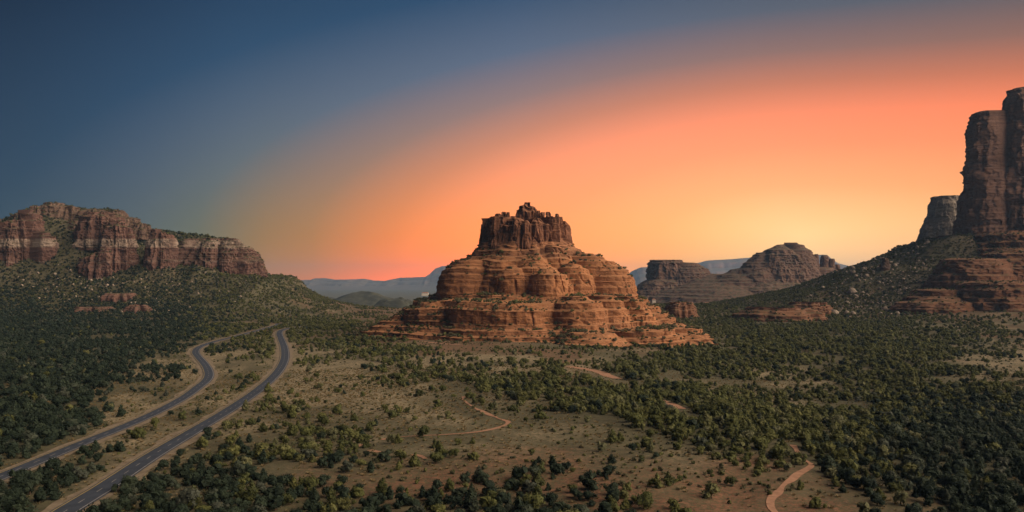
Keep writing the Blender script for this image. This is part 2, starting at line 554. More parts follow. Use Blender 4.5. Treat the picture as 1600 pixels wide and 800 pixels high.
def look(T, x, y, z):
    px, py = proj(x, y, z)
    u = np.clip(px / 100, 0, 15.999)
    v = np.clip((py - 480) / 40, 0, 7.999)
    i, j = v.astype(int), u.astype(int)
    a, b = v - i, u - j
    return (T[i, j] * (1 - a) * (1 - b) + T[i + 1, j] * a * (1 - b) + T[i, j + 1] * (1 - a) * b + T[i + 1, j + 1] * a * b)


# ------------------------------------------------------------------ ground sheet
M_ground, t, b = principled('desert_ground')
vc = t.n('ShaderNodeVertexColor', layer_name='soil')
tcn = t.n('ShaderNodeTexCoord')
pos = tcn.outputs['Object']
n1 = t.noise(pos, 0.35, 6, 0.7)
n2 = t.noise(pos, 0.06, 5, 0.6)
c = t.mix(1.0, vc.outputs[0], t.ramp(n1, [(0.32, (0.55, 0.56, 0.55)), (0.5, (1, 1, 1)), (0.7, (1.45, 1.4, 1.3))]), 'MULTIPLY')
c = t.mix(t.mrange(t.noise(pos, 0.8, 5, 0.75), 0.46, 0.57, 0, 0.8), c, (0.075, 0.078, 0.042))
c = t.mix(t.mrange(n2, 0.45, 0.65, 0, 0.5), c, (0.105, 0.10, 0.058))
t.put(b.inputs['Base Color'], c)
bp = t.n('ShaderNodeBump')
bp.inputs['Strength'].default_value = 0.7
bp.inputs['Distance'].default_value = 0.8
t.put(bp.inputs['Height'], n1)
t.put(b.inputs['Normal'], bp.outputs[0])

rows = np.concatenate([[-4000, -1500, -600, -300], -300 + 150 * np.exp(np.linspace(0, math.log(21300 / 150), 720))])
us = np.concatenate([[-6, -3, -1.6, -1.1, -0.8], np.linspace(-0.64, 0.64, 430), [0.8, 1.1, 1.6, 3, 6]])
hw = np.maximum(rows + 300, 150)
X = us[None, :] * hw[:, None]
Y = np.repeat(rows[:, None], len(us), 1)
Z = hfull(X, Y)
TER = (X, Y, Z)
V = np.stack([X, Y, Z], -1).reshape(-1, 3)
gm = mesh('ground', V, quads(len(rows), len(us)), M_ground, smooth=True)
x, y, z = V.T
red, gra, den = look(REDS, x, y, z), look(GRAS, x, y, z), look(DENS, x, y, z)
red = np.clip(red + 0.7 * fbm2(x / 40, y / 55, 4, 70), 0, 1)
gra = np.clip(gra + 0.8 * fbm2(x / 30, y / 40, 4, 75), 0, 1)
cl = np.array([0.102, 0.090, 0.057])[None] * np.ones((len(x), 1))


def mixc(c, k, to):
    return c * (1 - k[:, None]) + np.array(to)[None] * k[:, None]


cl = mixc(cl, sstep(0.25, 0.8, gra), (0.285, 0.235, 0.155))
cl = mixc(cl, sstep(0.35, 0.9, red) * 0.9, (0.185, 0.096, 0.060))
cl = mixc(cl, sstep(0.5, 0.95, den) * 0.85, (0.055, 0.052, 0.032))  # litter under dense woods, deepened further to imitate frame-edge darkening
far = sstep(1900, 2600, y)
cl = mixc(cl, far, (0.10, 0.095, 0.06))
slope = sstep(18, 70, hbig(x, y))
cl = mixc(cl, 0.8 * slope * (1 - far), (0.088, 0.080, 0.050))
cl = mixc(cl, 0.7 * slope * sstep(0.05, 0.5, fbm2(x / 18, y / 18, 4, 80)) * (1 - far), (0.20, 0.15, 0.11))
at_ = gm.color_attributes.new('soil', 'FLOAT_COLOR', 'POINT')
at_.data.foreach_set('color', np.concatenate([cl, np.ones((len(cl), 1))], 1).astype(np.float32).ravel())
tag(link('ground', gm), 'wooded desert valley floor with dry grass and red soil', kind='structure')


# ------------------------------------------------------------------ roads, shoulders, paint, trails
def ribbon(line, off0, off1, lift, n=3, jitter=0.0, seed=0):
    d = np.gradient(line, axis=0)
    d /= np.linalg.norm(d, axis=1)[:, None] + 1e-9
    nrm = np.stack([d[:, 1], -d[:, 0]], 1)
    offs = np.linspace(off0, off1, n)
    o = np.repeat(offs[None, :], len(line), 0)
    if jitter:
        k = np.arange(len(line))
        o[:, 0] += jitter * vn2(k / 3.1, np.full(len(k), seed), seed)
        o[:, -1] += jitter * vn2(k / 3.7, np.full(len(k), seed + 9.), seed + 1)
    P = line[:, None, :] + nrm[:, None, :] * o[:, :, None]
    z = hbig(P[..., 0], P[..., 1]) + lift
    return np.concatenate([P, z[..., None]], -1).reshape(-1, 3), quads(len(line), n)


def strips(segs):
    Vs, Fs, k = [], [], 0
    for v, f in segs:
        Vs.append(v)
        Fs.append(f + k)
        k += len(v)
    return np.vstack(Vs), np.vstack(Fs)


def road(line, name_side, label, hw_, yel):
    v, f = ribbon(line, -hw_ - 2.7, hw_ + 2.5, 0.22, 7, 1.4, 3)
    tag(link('road_shoulder', mesh('road_shoulder', v, f, M_verge, True)), 'sandy shoulders of ' + label, kind='structure')
    v, f = ribbon(line, -hw_, hw_, 0.34, 5)
    r = tag(link('road', mesh('road', v, f, M_asphalt, True)), label, kind='structure')
    fine = spline(line[::3], 1.0)
    for o, m, nm in ((-hw_ + .55, yel, 'edge_line'), (hw_ - .85, M_white, 'edge_line')):
        v, f = ribbon(fine, o, o + 0.28, 0.40, 2)
        link(nm, mesh(nm, v, f, m), r)
    segs = []
    for i in range(0, len(fine) - 5, 11):
        segs.append(ribbon(fine[i:i + 5], -0.11, 0.11, 0.40, 2))
    segs = segs[:300]
    for v, f in segs:
        link('lane_dash', mesh('lane_dash', v, f, M_white), r)


road(ROAD_A, 'right', 'grey two lane road sweeping in an S past the open grass', 3.9, M_yellow)
road(ROAD_B, 'left', 'grey two lane road with a tight bend beside the dark woods', 3.6, M_yellow)
for i, (ln, wd) in enumerate(TRAILS):
    v, f = ribbon(ln, -wd / 2, wd / 2, 0.14, 4, 0.9, i)
    tag(link('path', mesh('path', v, f, M_trail, True)), kind='structure')


# ------------------------------------------------------------------ rocks
def stair(z, seed, thick, hard):
    """irregular staircase: beds of uneven thickness, treads soft"""
    r_ = np.random.default_rng(seed)
    edges = [-40.0]
    while edges[-1] < 480:
        edges.append(edges[-1] + thick * r_.uniform(0.45, 1.7))
    e = np.array(edges)
    i = np.clip(np.searchsorted(e, z, side='right') - 1, 0, len(e) - 2)
    t = (z - e[i]) / (e[i + 1] - e[i])
    tt = np.clip((t - 0.62) / 0.38, 0, 1)
    tt = tt * tt * (3 - 2 * tt)
    return z * (1 - hard) + hard * (e[i] + tt * (e[i + 1] - e[i]))


SCATTER = []      # (points, normals) on rock ledges, for brush


def rock_arrays(axis, prims, zlo, zhi, nt=480, nz=220, seed=1, thick=6.0, hard=0.7, rough=1.0, flute=1.0, fine=1.0, lob=0.0, flw=13.0, joint=1.0):
    """solid of revolution-like rock: the union of domes and columns seen from one axis, bedded, fluted and worn"""
    ax, ay = axis
    th = np.linspace(0, 2 * math.pi, nt, endpoint=False)
    dxy = np.stack([np.cos(th), np.sin(th)], 1)
    zr = np.linspace(zlo, zhi, nz)
    zz, tt = np.meshgrid(zr, th, indexing='ij')
    wz = zz + 2.5 * vn2(np.cos(tt) * 2 + seed, np.sin(tt) * 2 + zz / 60, seed)
    zs = stair(wz, seed, thick, hard)
    Rr = np.zeros_like(zz)
    for cx, cy, pr in prims:
        pr = np.array(sorted(pr))
        rr = np.interp(zs, pr[:, 0], pr[:, 1], right=0.0)
        rr = rr * (1 + lob * vn2(np.cos(tt) * 4 + cx, np.sin(tt) * 4 + cy, seed + 5))
        cd = (cx - ax) * dxy[:, 0] + (cy - ay) * dxy[:, 1]
        cr = (cx - ax) * dxy[:, 1] - (cy - ay) * dxy[:, 0]
        disc = rr ** 2 - cr[None, :] ** 2
        e = np.where((disc > 0) & (rr > 0), cd[None, :] + np.sqrt(np.maximum(disc, 0)), 0)
        Rr = np.maximum(Rr, e)
    dz = zr[1] - zr[0]
    slope_ = np.abs(np.gradient(Rr, axis=0)) / dz
    cliff = 1 / (1 + slope_ ** 2)
    x = ax + Rr * np.cos(tt)
    y = ay + Rr * np.sin(tt)
    keep = np.clip(Rr / 6, 0, 1)
    s = seed * 10
    disp = 2.2 * rough * fbm3(x / 22, y / 22, zz / 16, 4, s)
    disp -= flute * cliff * 2.6 * np.abs(fbm3(x / flw, y / flw, zz / (flw * 5.5), 3, s + 3)) ** 0.8
    zq = zz + 0.9 * vn2(x / 28, y / 28, s + 6) + 2.5 * vn2(zz / 9, 0 * zz + 2.1, s + 16)
    bed = (vn2(zq / 2.1, 0 * zz + 0.3, s + 7) + 0.6 * vn2(zq / 0.8, 0 * zz + .7, s + 8)) * (0.7 + 0.8 * vn2(zq / 11, 0 * zz + 4.7, s + 17))
    jn = fbm3(x / (flw * 1.1), y / (flw * 1.1), zz / (flw * 9), 2, s + 21)
    disp -= joint * 2.6 * cliff * np.exp(-(jn / 0.035) ** 2) * sstep(-0.3, 0.2, vn3(x / 30, y / 30, zz / 14, s + 22))
    blk = vn3(x / 6, y / 6, zz / 4.2, s + 23)
    disp += joint * 0.8 * cliff * np.round(blk * 2.2) / 2.2
    disp += fine * 0.75 * bed * (0.55 + 0.9 * vn3(x / 14, y / 14, zz / 5, s + 9))
    disp += 0.45 * rough * fbm3(x / 4, y / 4, zz / 3, 3, s + 11)
    Rr = np.maximum(Rr + disp * keep, 0)
    V = np.stack([ax + Rr * np.cos(tt), ay + Rr * np.sin(tt), zz + 0.5 * keep * fbm3(x / 9, y / 9, zz / 9, 2, s + 13)], -1).reshape(-1, 3)
    q = quads(nz, nt, True)
    # cap
    top = len(V)
    V = np.vstack([V, [[ax, ay, zhi]]])
    j = np.arange(nt)
    a = (nz - 1) * nt + j
    b_ = (nz - 1) * nt + (j + 1) % nt
    q = np.vstack([q, np.stack([a, b_, np.full(nt, top), np.full(nt, top)], -1)])
    return V, q


def rock(name, axis, prims, zlo, zhi, mat, parent=None, brush=0.0, **kw):
    V, q = rock_arrays(axis, prims, zlo, zhi, **kw)
    A, B, C = V[q[:, 0]], V[q[:, 1]], V[q[:, 3]]
    D = V[q[:, 2]]
    n = np.cross(D - A, C - B)
    ar = np.linalg.norm(n, axis=1)
    ok = ar > 1e-3
    tri = q[:, 2] == q[:, 3]
    qq, tq = q[ok & ~tri], q[ok & tri][:, :3]
    if brush > 0:
        nn = n / (ar[:, None] + 1e-9)
        m = ok & (np.abs(nn[:, 2]) > 0.72) & (A[:, 1] < axis[1] + 40)
        cen = (A + B + C + D) / 4
        wgt = ar * 0.5 * (0.4 + np.clip(fbm2(cen[:, 0] / 20, cen[:, 1] / 20, 3, 91) * 3, 0, 2))
        SCATTER.append((cen[m], wgt[m] * brush))
    me = mesh(name, V, qq, mat)
    return link(name, me, parent)


def dome(px, Y, prof, dY=None):
    """prof: (py, half width in px) at distance Y -> centre and (z, radius) list, carried on below ground"""
    k = Y / F
    pr = [(CZ + (HZ - py) * k, h * k) for py, h in prof]
    pr = sorted(pr)
    pr.append((pr[-1][0] + 0.6, 0.0))
    pr.insert(0, (pr[0][0] - 60, pr[0][1] * 1.1))
    return ((px - 800) / F * Y, Y, pr)


def zz_(py, Y):
    return CZ + (HZ - py) * Y / F


def thing(name, loc, label, cat, group=None):
    o = bpy.data.objects.new(name, None)
    o.empty_display_size = 5
    col.objects.link(o)
    o.location = loc
    tag(o, label, cat, group)
    return o


def under(root, o):
    """parent without moving"""
    o.parent = root
    o.matrix_parent_inverse = root.matrix_basis.inverted()
    return o


# --- the bell-shaped rock
BX = (828 - 800) / F * 1000
bell = thing('sandstone_butte', (0, 0, 0), 'bell-shaped red sandstone rock with stacked ledges and a blocky crown', 'butte')
rock('ledged_base', (BX, 1000), [
    dome(830, 1000, [(458, 128), (463, 152), (468, 166), (473, 178), (477, 182), (486, 198), (492, 206), (498, 214), (505, 218), (510, 240), (514, 252),
                     (519, 256), (524, 270), (531, 278), (536, 300), (548, 330)]),
    dome(790, 905, [(474, 60), (477, 84), (481, 97), (486, 102), (505, 105), (512, 118), (522, 126)]),
    dome(645, 950, [(492, 16), (497, 34), (503, 52), (509, 62), (514, 76), (522, 88), (534, 104)]),
    dome(905, 865, [(466, 8), (470, 20), (478, 32), (484, 42), (492, 46), (508, 50), (520, 60)]),
    dome(948, 880, [(463, 6), (468, 16), (478, 26), (490, 34), (505, 40), (520, 50)]),
    dome(985, 900, [(465, 8), (472, 18), (484, 28), (500, 38), (515, 46)]),
    dome(690, 930, [(476, 30), (482, 52), (490, 60), (505, 66), (512, 80), (524, 90)]),
    dome(925, 815, [(521, 28), (525, 44), (531, 50), (534, 62), (548, 74)]),
    dome(1000, 850, [(514, 34), (518, 52), (525, 58), (528, 68), (545, 80)]),
    dome(1055, 880, [(512, 24), (516, 40), (523, 50), (526, 58), (545, 70)]),
], -12, zz_(458, 1000), M_bell, bell, brush=0.2, nt=1000, nz=260, seed=3, thick=5.0, hard=0.74, rough=1.7, flute=1.1, lob=0.07)
rock('dome_tier', (BX, 975), [
    dome(820, 1000, [(380, 68), (385, 73), (394, 79), (403, 90), (408, 100), (415, 107), (430, 114), (460, 128)]),
    dome(737, 962, [(404, 8), (407, 22), (412, 34), (420, 43), (430, 50), (440, 53), (452, 56), (464, 58)]),
    dome(799, 925, [(415, 6), (420, 16), (428, 27), (438, 32), (464, 35)]),
    dome(858, 912, [(424, 8), (428, 20), (434, 29), (444, 33), (464, 36)]),
    dome(845, 962, [(390, 16), (398, 32), (406, 44), (416, 54), (428, 60), (464, 66)]),
    dome(838, 938, [(404, 8), (410, 22), (417, 32), (425, 40), (440, 46), (464, 50)]),
    dome(889, 905, [(444, 4), (448, 8), (464, 10)]),
    dome(822, 962, [(383, 10), (395, 20), (408, 26), (420, 32), (440, 36)]),
    dome(868, 948, [(386, 9), (395, 17), (405, 26), (415, 33), (440, 38)]),
    dome(895, 932, [(413, 8), (420, 20), (430, 28), (445, 32), (464, 36)]),
    dome(926, 958, [(397.5, 5), (400, 12), (405, 22), (411, 29), (417, 33), (440, 37), (464, 42)]),
    dome(949, 957, [(410, 10), (416, 24), (424, 33), (433, 40), (450, 45), (464, 50)]),
    dome(983, 988, [(434, 4), (437, 9), (450, 11), (464, 15)]),
], 28, zz_(380, 1000), M_bell, bell, brush=0.03, nt=900, nz=300, seed=5, thick=5.5, hard=0.6, rough=1.25, flute=0.8, lob=0.05)
r_ = np.random.default_rng(5)
CROWN_COLS = []
for a in np.linspace(-178, -2, 17):
    a = R(a + r_.uniform(-4, 4))
    h_ = r_.uniform(4.5, 9)
    tp = r_.uniform(342, 354) + 4 * abs(math.cos(a))
    CROWN_COLS.append(dome(821 + 63 * math.cos(a), 1000 + 63 * 0.72 * math.sin(a), [(tp, h_ * .4), (tp + 3, h_ * .85), (tp + 9, h_), (388, h_ * 1.5)]))
CROWN = [
    ('crown', (821, 1000), [dome(821, 1000, [(348, 30), (352, 48), (358, 60), (366, 64), (388, 71)]), *CROWN_COLS, dome(806, 968, [(343, 6), (346, 14), (388, 17)]),
                            dome(780, 975, [(340, 8), (343, 16), (388, 19)]), dome(840, 966, [(344, 5), (348, 12), (388, 15)]),
                            dome(866, 975, [(338, 6), (342, 12), (388, 16)]), dome(763, 990, [(342, 5), (345, 11), (388, 13)])], 392, 342, 900, 200),
    ('pinnacle', (826, 1000), [dome(825, 1000, [(317, 3), (318.5, 7), (322, 8), (323, 13), (327, 15), (332, 18), (388, 26)])], 388, 316.5, 240, 140),
]
for px, tp, h_ in ((755, 351, 5), (762, 344, 6), (770, 338.5, 6), (778, 334, 6.5), (787, 331.3, 6), (795, 332, 5), (801, 338, 5), (808, 334.5, 5), (815, 329.5, 6), (835, 325, 5), (842, 329.5, 4.5),
                   (849, 332, 6), (857, 331.3, 6), (863, 338, 4), (870, 334.3, 5), (876, 343, 4), (881, 346, 4), (888, 352, 4)):
    Yc = 992 + r_.uniform(-9, 6)
    CROWN.append(('pinnacle', (px, Yc), [dome(px, Yc, [(tp, h_ * .22), (tp + 1.3, h_ * .6), (tp + 4, h_ * .85), (tp + 9, h_), (388, h_ * 1.7)])], 388, tp - .3, 100, 80))
for nm, (px, Yc), pr, p0, p1, a, b_ in CROWN:
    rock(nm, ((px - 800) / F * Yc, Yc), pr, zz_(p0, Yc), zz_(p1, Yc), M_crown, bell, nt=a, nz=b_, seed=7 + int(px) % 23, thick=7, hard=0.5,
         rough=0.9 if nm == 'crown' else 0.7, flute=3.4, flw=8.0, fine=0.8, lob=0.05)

# --- the banded mesa on the left: buttresses against a brushy hill
mesa = thing('banded_mesa', (0, 0, 0), 'long red mesa with cream bands and three buttresses, beyond the left woods', 'mesa')
BUT = [
    ((28, 1660), [dome(26, 1655, [(345, 6), (352, 14), (366, 20), (390, 24), (428, 28)]), dome(48, 1665, [(328, 4), (336, 11), (348, 18), (372, 23), (428, 26)]),
                  dome(72, 1650, [(366, 6), (372, 13), (388, 16), (425, 20)]), dome(-2, 1675, [(352, 10), (370, 20), (425, 26)])], 432, 328, 12),
    ((158, 1690), [dome(160, 1700, [(332, 12), (338, 22), (346, 28), (356, 32), (372, 36)]), dome(140, 1705, [(334, 8), (342, 16), (358, 20), (375, 24)]),
                   dome(178, 1690, [(336, 6), (346, 14), (365, 18)])], 392, 332, 13),
    ((188, 1650), [dome(172, 1640, [(356, 5), (362, 10), (380, 12), (432, 17)]), dome(190, 1645, [(350, 6), (358, 12), (384, 15), (432, 19)]),
                   dome(205, 1650, [(360, 5), (368, 9), (390, 11), (430, 14)]), dome(182, 1665, [(344, 10), (360, 18), (420, 26)])], 436, 345, 14),
    ((152, 1620), [dome(163, 1610, [(391, 4), (396, 10), (410, 13), (442, 16)]), dome(148, 1615, [(397, 6), (402, 14), (415, 18), (442, 22)]),
                   dome(135, 1622, [(404, 5), (410, 14), (442, 20)])], 446, 391, 15),
    ((252, 1640), [dome(243, 1642, [(358, 3), (361, 6), (368, 9), (380, 13), (410, 17), (438, 21)]), dome(258, 1640, [(364, 4), (368, 9), (380, 11), (410, 14), (438, 18)]),
                   dome(268, 1645, [(367, 3), (371, 6), (385, 9), (410, 12), (438, 17)])], 444, 358, 16),
    ((345, 1700), [dome(300, 1700, [(373, 6), (380, 20), (398, 30), (410, 36), (440, 42)]), dome(335, 1690, [(373, 10), (382, 26), (398, 36), (412, 42), (440, 46)]),
                   dome(365, 1690, [(374, 8), (382, 20), (396, 30), (408, 36), (440, 40)]), dome(383, 1680, [(386, 4), (394, 14), (406, 22), (412, 27), (440, 31)]),
                   dome(398, 1690, [(396, 4), (404, 9), (416, 14), (446, 18)])], 450, 373, 17),
]
for (px, Yc), pr, p0, p1, sd_ in BUT:
    rock('buttress', ((px - 800) / F * Yc, Yc), pr, zz_(p0, Yc), zz_(p1, Yc), M_mesa, mesa, brush=0.03, nt=420, nz=200, seed=sd_, thick=9, hard=0.6,
         rough=3.2, flute=3.0, fine=1.3, lob=0.2, joint=1.6)
for px, Yc, pr in ((82, 1800, [(317, 5), (319, 12), (326, 20), (340, 28), (352, 34)]), (108, 1800, [(322, 7), (325, 16), (338, 22), (350, 28)]), (56, 1780, [(322, 4), (327, 10), (342, 16), (356, 22)]),
                   (30, 1790, [(334, 5), (338, 12), (350, 18), (365, 24)]), (150, 1800, [(327, 8), (330, 20), (340, 26), (352, 32)]), (180, 1790, [(328, 6), (332, 12), (345, 18), (358, 22)]),
                   (203, 1770, [(340, 5), (344, 11), (356, 16), (368, 20)]), (222, 1760, [(349, 4), (353, 11), (364, 16), (375, 20)]), (128, 1760, [(345, 8), (350, 16), (362, 22)]),
                   (6, 1800, [(343, 6), (347, 14), (362, 20)])):
    rock('rim_rock', ((px - 800) / F * Yc, Yc), [dome(px, Yc, pr)], zz_(pr[-1][0], Yc), zz_(pr[0][0], Yc), M_rim, mesa, brush=0.05, nt=150, nz=60, seed=px % 40, thick=6, hard=0.6, rough=3.0,
         flute=2.4, lob=0.25)
for px, py, Yc, hwp, hp in ((145, 484, 1400, 26, 5), (216, 484, 1390, 20, 8), (188, 461, 1500, 24, 3), (295, 441, 1600, 12, 3)):
    z0 = zz_(py, Yc)
    rock('ledge', ((px - 800) / F * Yc, Yc), [dome(px, Yc, [(py - hp, hwp * .5), (py - hp * .6, hwp * .8), (py, hwp), (py + 6, hwp * 1.1)])], z0 - 22, zz_(py - hp, Yc),
         M_mesa, mesa, nt=160, nz=50, seed=px, thick=3, hard=0.7, rough=2.0, lob=0.35)

# --- the tall butte on the right
butte = thing('tall_butte', (0, 0, 0), 'towering dark red butte at the right edge rising from banded terraces', 'butte')
rock('cliff_tower', ((1660 - 800) / F * 1560, 1560), [
    dome(1542, 1545, [(176, 16), (181, 24), (200, 28), (260, 32), (330, 42), (378, 54)]),
    dome(1598, 1530, [(136, 12), (142, 22), (160, 28), (250, 36), (378, 60)]),
    dome(1660, 1560, [(112, 8), (122, 26), (136, 44), (158, 66), (378, 110)]),
    dome(1750, 1590, [(112, 30), (116, 70), (140, 100), (378, 150)]),
    dome(1900, 1600, [(116, 60), (122, 120), (378, 180)]),
], zz_(385, 1560), zz_(111, 1560), M_butte, butte, nt=900, nz=320, seed=21, thick=11, hard=0.55, rough=3.6, flute=3.4, fine=2.2, joint=1.6, lob=0.03)
rock('terrace', ((1690 - 800) / F * 1560, 1560), [
    dome(1690, 1560, [(366, 190), (372, 198), (388, 212), (398, 222), (410, 226), (418, 236), (440, 244), (448, 252), (462, 258), (468, 276), (475, 284), (496, 290), (502, 300), (530, 310)]),
    dome(1470, 1290, [(468, 28), (472, 52), (478, 62), (496, 66), (502, 78), (520, 84)]),
    dome(1560, 1300, [(440, 40), (446, 66), (462, 76), (472, 84), (500, 90), (520, 100)]),
    dome(1520, 1370, [(404, 28), (412, 48), (428, 56), (446, 66), (500, 80)]),
    dome(1900, 1560, [(366, 220), (420, 260), (500, 330)]),
    dome(1470, 1330, [(452, 20), (456, 40), (463, 52), (470, 60), (505, 74)]),
    dome(1610, 1260, [(478, 40), (482, 70), (500, 78), (506, 92), (522, 100)]),
    dome(1580, 1400, [(392, 20), (396, 46), (408, 60), (420, 80), (500, 100)]),
], -20, zz_(366, 1560), M_terrace, butte, brush=0.06, nt=1100, nz=240, seed=23, thick=10, hard=0.66, rough=4.5, flute=2.4, lob=0.2, joint=1.6)

SHADE_BLOCK = (1190, 1190)          # unseen rock mass added off to the right to keep sun off the terraces
rock('shade_block_rock', SHADE_BLOCK, [(1190, 1190, [(-60, 210), (20, 190), (70, 160), (90, 140), (235, 105), (250, 60)]), (1270, 1330, [(-60, 220), (60, 180), (250, 130), (262, 60)]),
                          (1150, 1130, [(-60, 160), (40, 130), (190, 70), (200, 30)])], -20, 262, M_butte, butte, nt=260, nz=120, seed=27, thick=14, hard=0.5, rough=3.0, flute=3.0)

o = rock('rock_spire', ((1474 - 800) / F * 1950, 1950), [dome(1478, 1950, [(307, 16), (309, 22), (325, 26), (345, 30), (365, 36), (390, 44)]),
                                                     dome(1462, 1950, [(330, 6), (340, 16), (365, 24), (390, 34)])],
         zz_(400, 1950), zz_(307, 1950), M_grey, nt=300, nz=140, seed=31, thick=14, hard=0.3, rough=1.5, flute=1.6)
tag(o, 'pale grey spire of rock tucked behind the right butte', 'rock spire')
o = rock('rock_pinnacle', ((1383 - 800) / F * 1500, 1500), [dome(1383, 1500, [(403, 2), (406, 5), (410, 5), (420, 9)])], zz_(424, 1500), zz_(403, 1500), M_rim,
         nt=90, nz=50, seed=33, thick=4, hard=0.5, rough=0.6, flute=0.4)
tag(o, 'small lone rock knob on the skyline of the green ridge', 'rock')
for px, Yc, pr, lb in (
        (1215, 1290, [(480, 20), (482, 48), (487, 56), (489, 66), (498, 72), (510, 80)], 'low flat red ledge below the green ridge on the right'),
        (1262, 1330, [(472, 8), (474, 26), (482, 34), (496, 40)], 'small red shelf above the flat ledge on the green ridge'),
        (1063, 1330, [(472, 8), (474, 15), (478, 21), (490, 26)], 'little rounded red knoll just right of the bell-shaped rock')):
    o = rock('rock_ledge', ((px - 800) / F * Yc, Yc), [dome(px, Yc, pr)], zz_(pr[-1][0], Yc) - 15, zz_(pr[0][0], Yc), M_terrace, brush=0.02, nt=260, nz=70,
             seed=px % 50, thick=4, hard=0.75, rough=1.6, lob=0.15)
    tag(o, lb, 'rock ledge')

# --- hazy buttes beyond
def far_butte(label, axis, prims, p0, p1, seed, name='distant_butte'):
    px, Yc = axis
    o = rock(name, ((px - 800) / F * Yc, Yc), [dome(*p) for p in prims], zz_(p0, Yc), zz_(p1, Yc), M_far, nt=520, nz=170, seed=seed, thick=11, hard=0.3,
             rough=4.0, flute=6.0, fine=2.4, lob=0.06, flw=26, joint=2.0)
    return tag(o, label, 'butte')


far_butte('flat-topped hazy butte just right of the bell-shaped rock', (1055, 2900), [
    (1040, 2900, [(406, 14), (408, 24), (412, 27), (438, 30), (442, 40), (460, 56), (482, 80)]),
    (1075, 2900, [(411, 12), (417, 24), (428, 34), (440, 42), (462, 62), (482, 84)]),
    (1110, 2910, [(429, 14), (438, 36), (450, 56), (465, 76), (482, 96)]), (1140, 2930, [(430, 20), (440, 50), (482, 100)])], 490, 406, 41)
far_butte('peaked hazy butte with a row of spires on its right shoulder', (1225, 2800), [
    (1243, 2800, [(379, 2), (381, 5), (384, 11), (390, 19), (398, 27), (420, 34), (440, 44), (482, 70)]),
    (1220, 2800, [(384, 3), (387, 12), (392, 24), (400, 34), (418, 44), (440, 56), (482, 90)]),
    (1190, 2800, [(396, 8), (404, 18), (412, 28), (420, 34), (440, 52), (482, 90)]),
    (1160, 2820, [(419, 6), (423, 16), (432, 40), (440, 56), (460, 80), (482, 100)]),
    (1285, 2800, [(418, 14), (424, 22), (436, 28), (445, 36), (482, 60)]),
    (1276, 2790, [(436, 26), (445, 44), (456, 58), (470, 68), (484, 80)]), (1210, 2770, [(440, 40), (452, 70), (484, 110)]), (1130, 2860, [(431, 18), (438, 50), (450, 84), (465, 120), (484, 150)])], 490, 379, 43)
for i, (px, top, hw_) in enumerate(((1275, 397, 4), (1288, 399, 6), (1299, 404, 5), (1308, 413, 5), (1321, 432, 4), (1314, 436, 6))):
    o = rock('rock_spire', ((px - 800) / F * 2800, 2800), [dome(px, 2800, [(top, hw_ * .5), (top + 3, hw_), (442, hw_ * 1.5), (452, hw_ * 2)])], zz_(455, 2800), zz_(top, 2800), M_far,
             nt=90, nz=60, seed=44 + i, thick=10, hard=0.4, rough=1.5, flute=1.0)
    tag(o, ('thin leftmost', 'tall blocky', 'slightly lower third', 'short stubby fourth', 'tiny rightmost', 'squat broad lowest')[i] + ' spire on the shoulder of the peaked hazy butte', 'rock spire',
        'spires beside the peaked butte')


def escarpment(name, label, cat, sil, Y, depth, base, mat, seed, relief=170.0, nu=520):
    """a long far mesa: talus, cliff, slope and rim lofted along its skyline, its face cut by alcoves"""
    sx_, sz_ = tabl(sil, Y)
    x = np.linspace(sx_[0], sx_[-1], nu)
    top = np.interp(x, sx_, sz_)
    prof = np.array([(-1.0, 0.0), (-.8, .06), (-.6, .16), (-.46, .28), (-.40, .36), (-.36, .52), (-.33, .60), (-.24, .66), (-.18, .72), (-.15, .88), (-.12, .93), (0, 1.0), (.15, .98), (.5, .9), (1.0, .3)])
    tv = np.linspace(0, len(prof) - 1, 130)
    py_ = np.interp(tv, np.arange(len(prof)), prof[:, 0])
    pz = np.interp(tv, np.arange(len(prof)), prof[:, 1])
    xx = np.repeat(x[None], len(tv), 0)
    zz = base + (top[None] - base) * pz[:, None]
    yy = Y + depth * np.repeat(py_[:, None], nu, 1)
    face = np.clip(1 - np.abs(py_ + .35) / .65, 0, 1)[:, None]
    n = fbm2(xx / 1200, zz / 2400, 4, seed)
    yy = yy + relief * 2.4 * n * (0.3 + face) + relief * 1.1 * np.abs(fbm2(xx / 380, zz / 1500 + 4, 3, seed + 5)) * face
    zz = zz + face * 10 * fbm2(xx / 90, yy / 90, 4, seed + 9)
    me = mesh(name, np.stack([xx, yy, zz], -1).reshape(-1, 3), quads(len(tv), nu), mat)
    o = link(name, me)
    return tag(o, label, cat)


escarpment('distant_mesa', 'long blue hazy mesa on the skyline left of the bell-shaped rock', 'mesa',
           [(300, 452), (380, 440), (430, 439), (484, 437), (490, 435), (505, 434.5), (522, 437), (545, 436.5), (568, 435.5), (578, 438), (600, 439), (612, 436.5), (625, 434), (665, 432.5), (672, 428), (680, 420), (690, 416),
            (698, 415.5), (706, 418), (740, 424), (800, 430), (900, 440)], 18000, 1900, -90, M_far2, 60)
escarpment('distant_mesa', 'pale stepped mesa peeping out between the bell rock and the flat-topped butte', 'mesa',
           [(930, 440), (982, 431), (988, 430), (994, 421), (1002, 417.5), (1020, 417), (1050, 420)], 15500, 1500, -90, M_far2, 63)
escarpment('distant_mesa', 'long pale mesa behind and between the two hazy buttes', 'mesa',
           [(1050, 430), (1080, 417), (1090, 411), (1105, 407), (1140, 405), (1165, 403), (1200, 400), (1260, 397), (1298, 397.5), (1306, 404), (1318, 411), (1335, 415.5), (1370, 417), (1420, 418), (1500, 420)], 16000, 1500, -90, M_far2, 66)


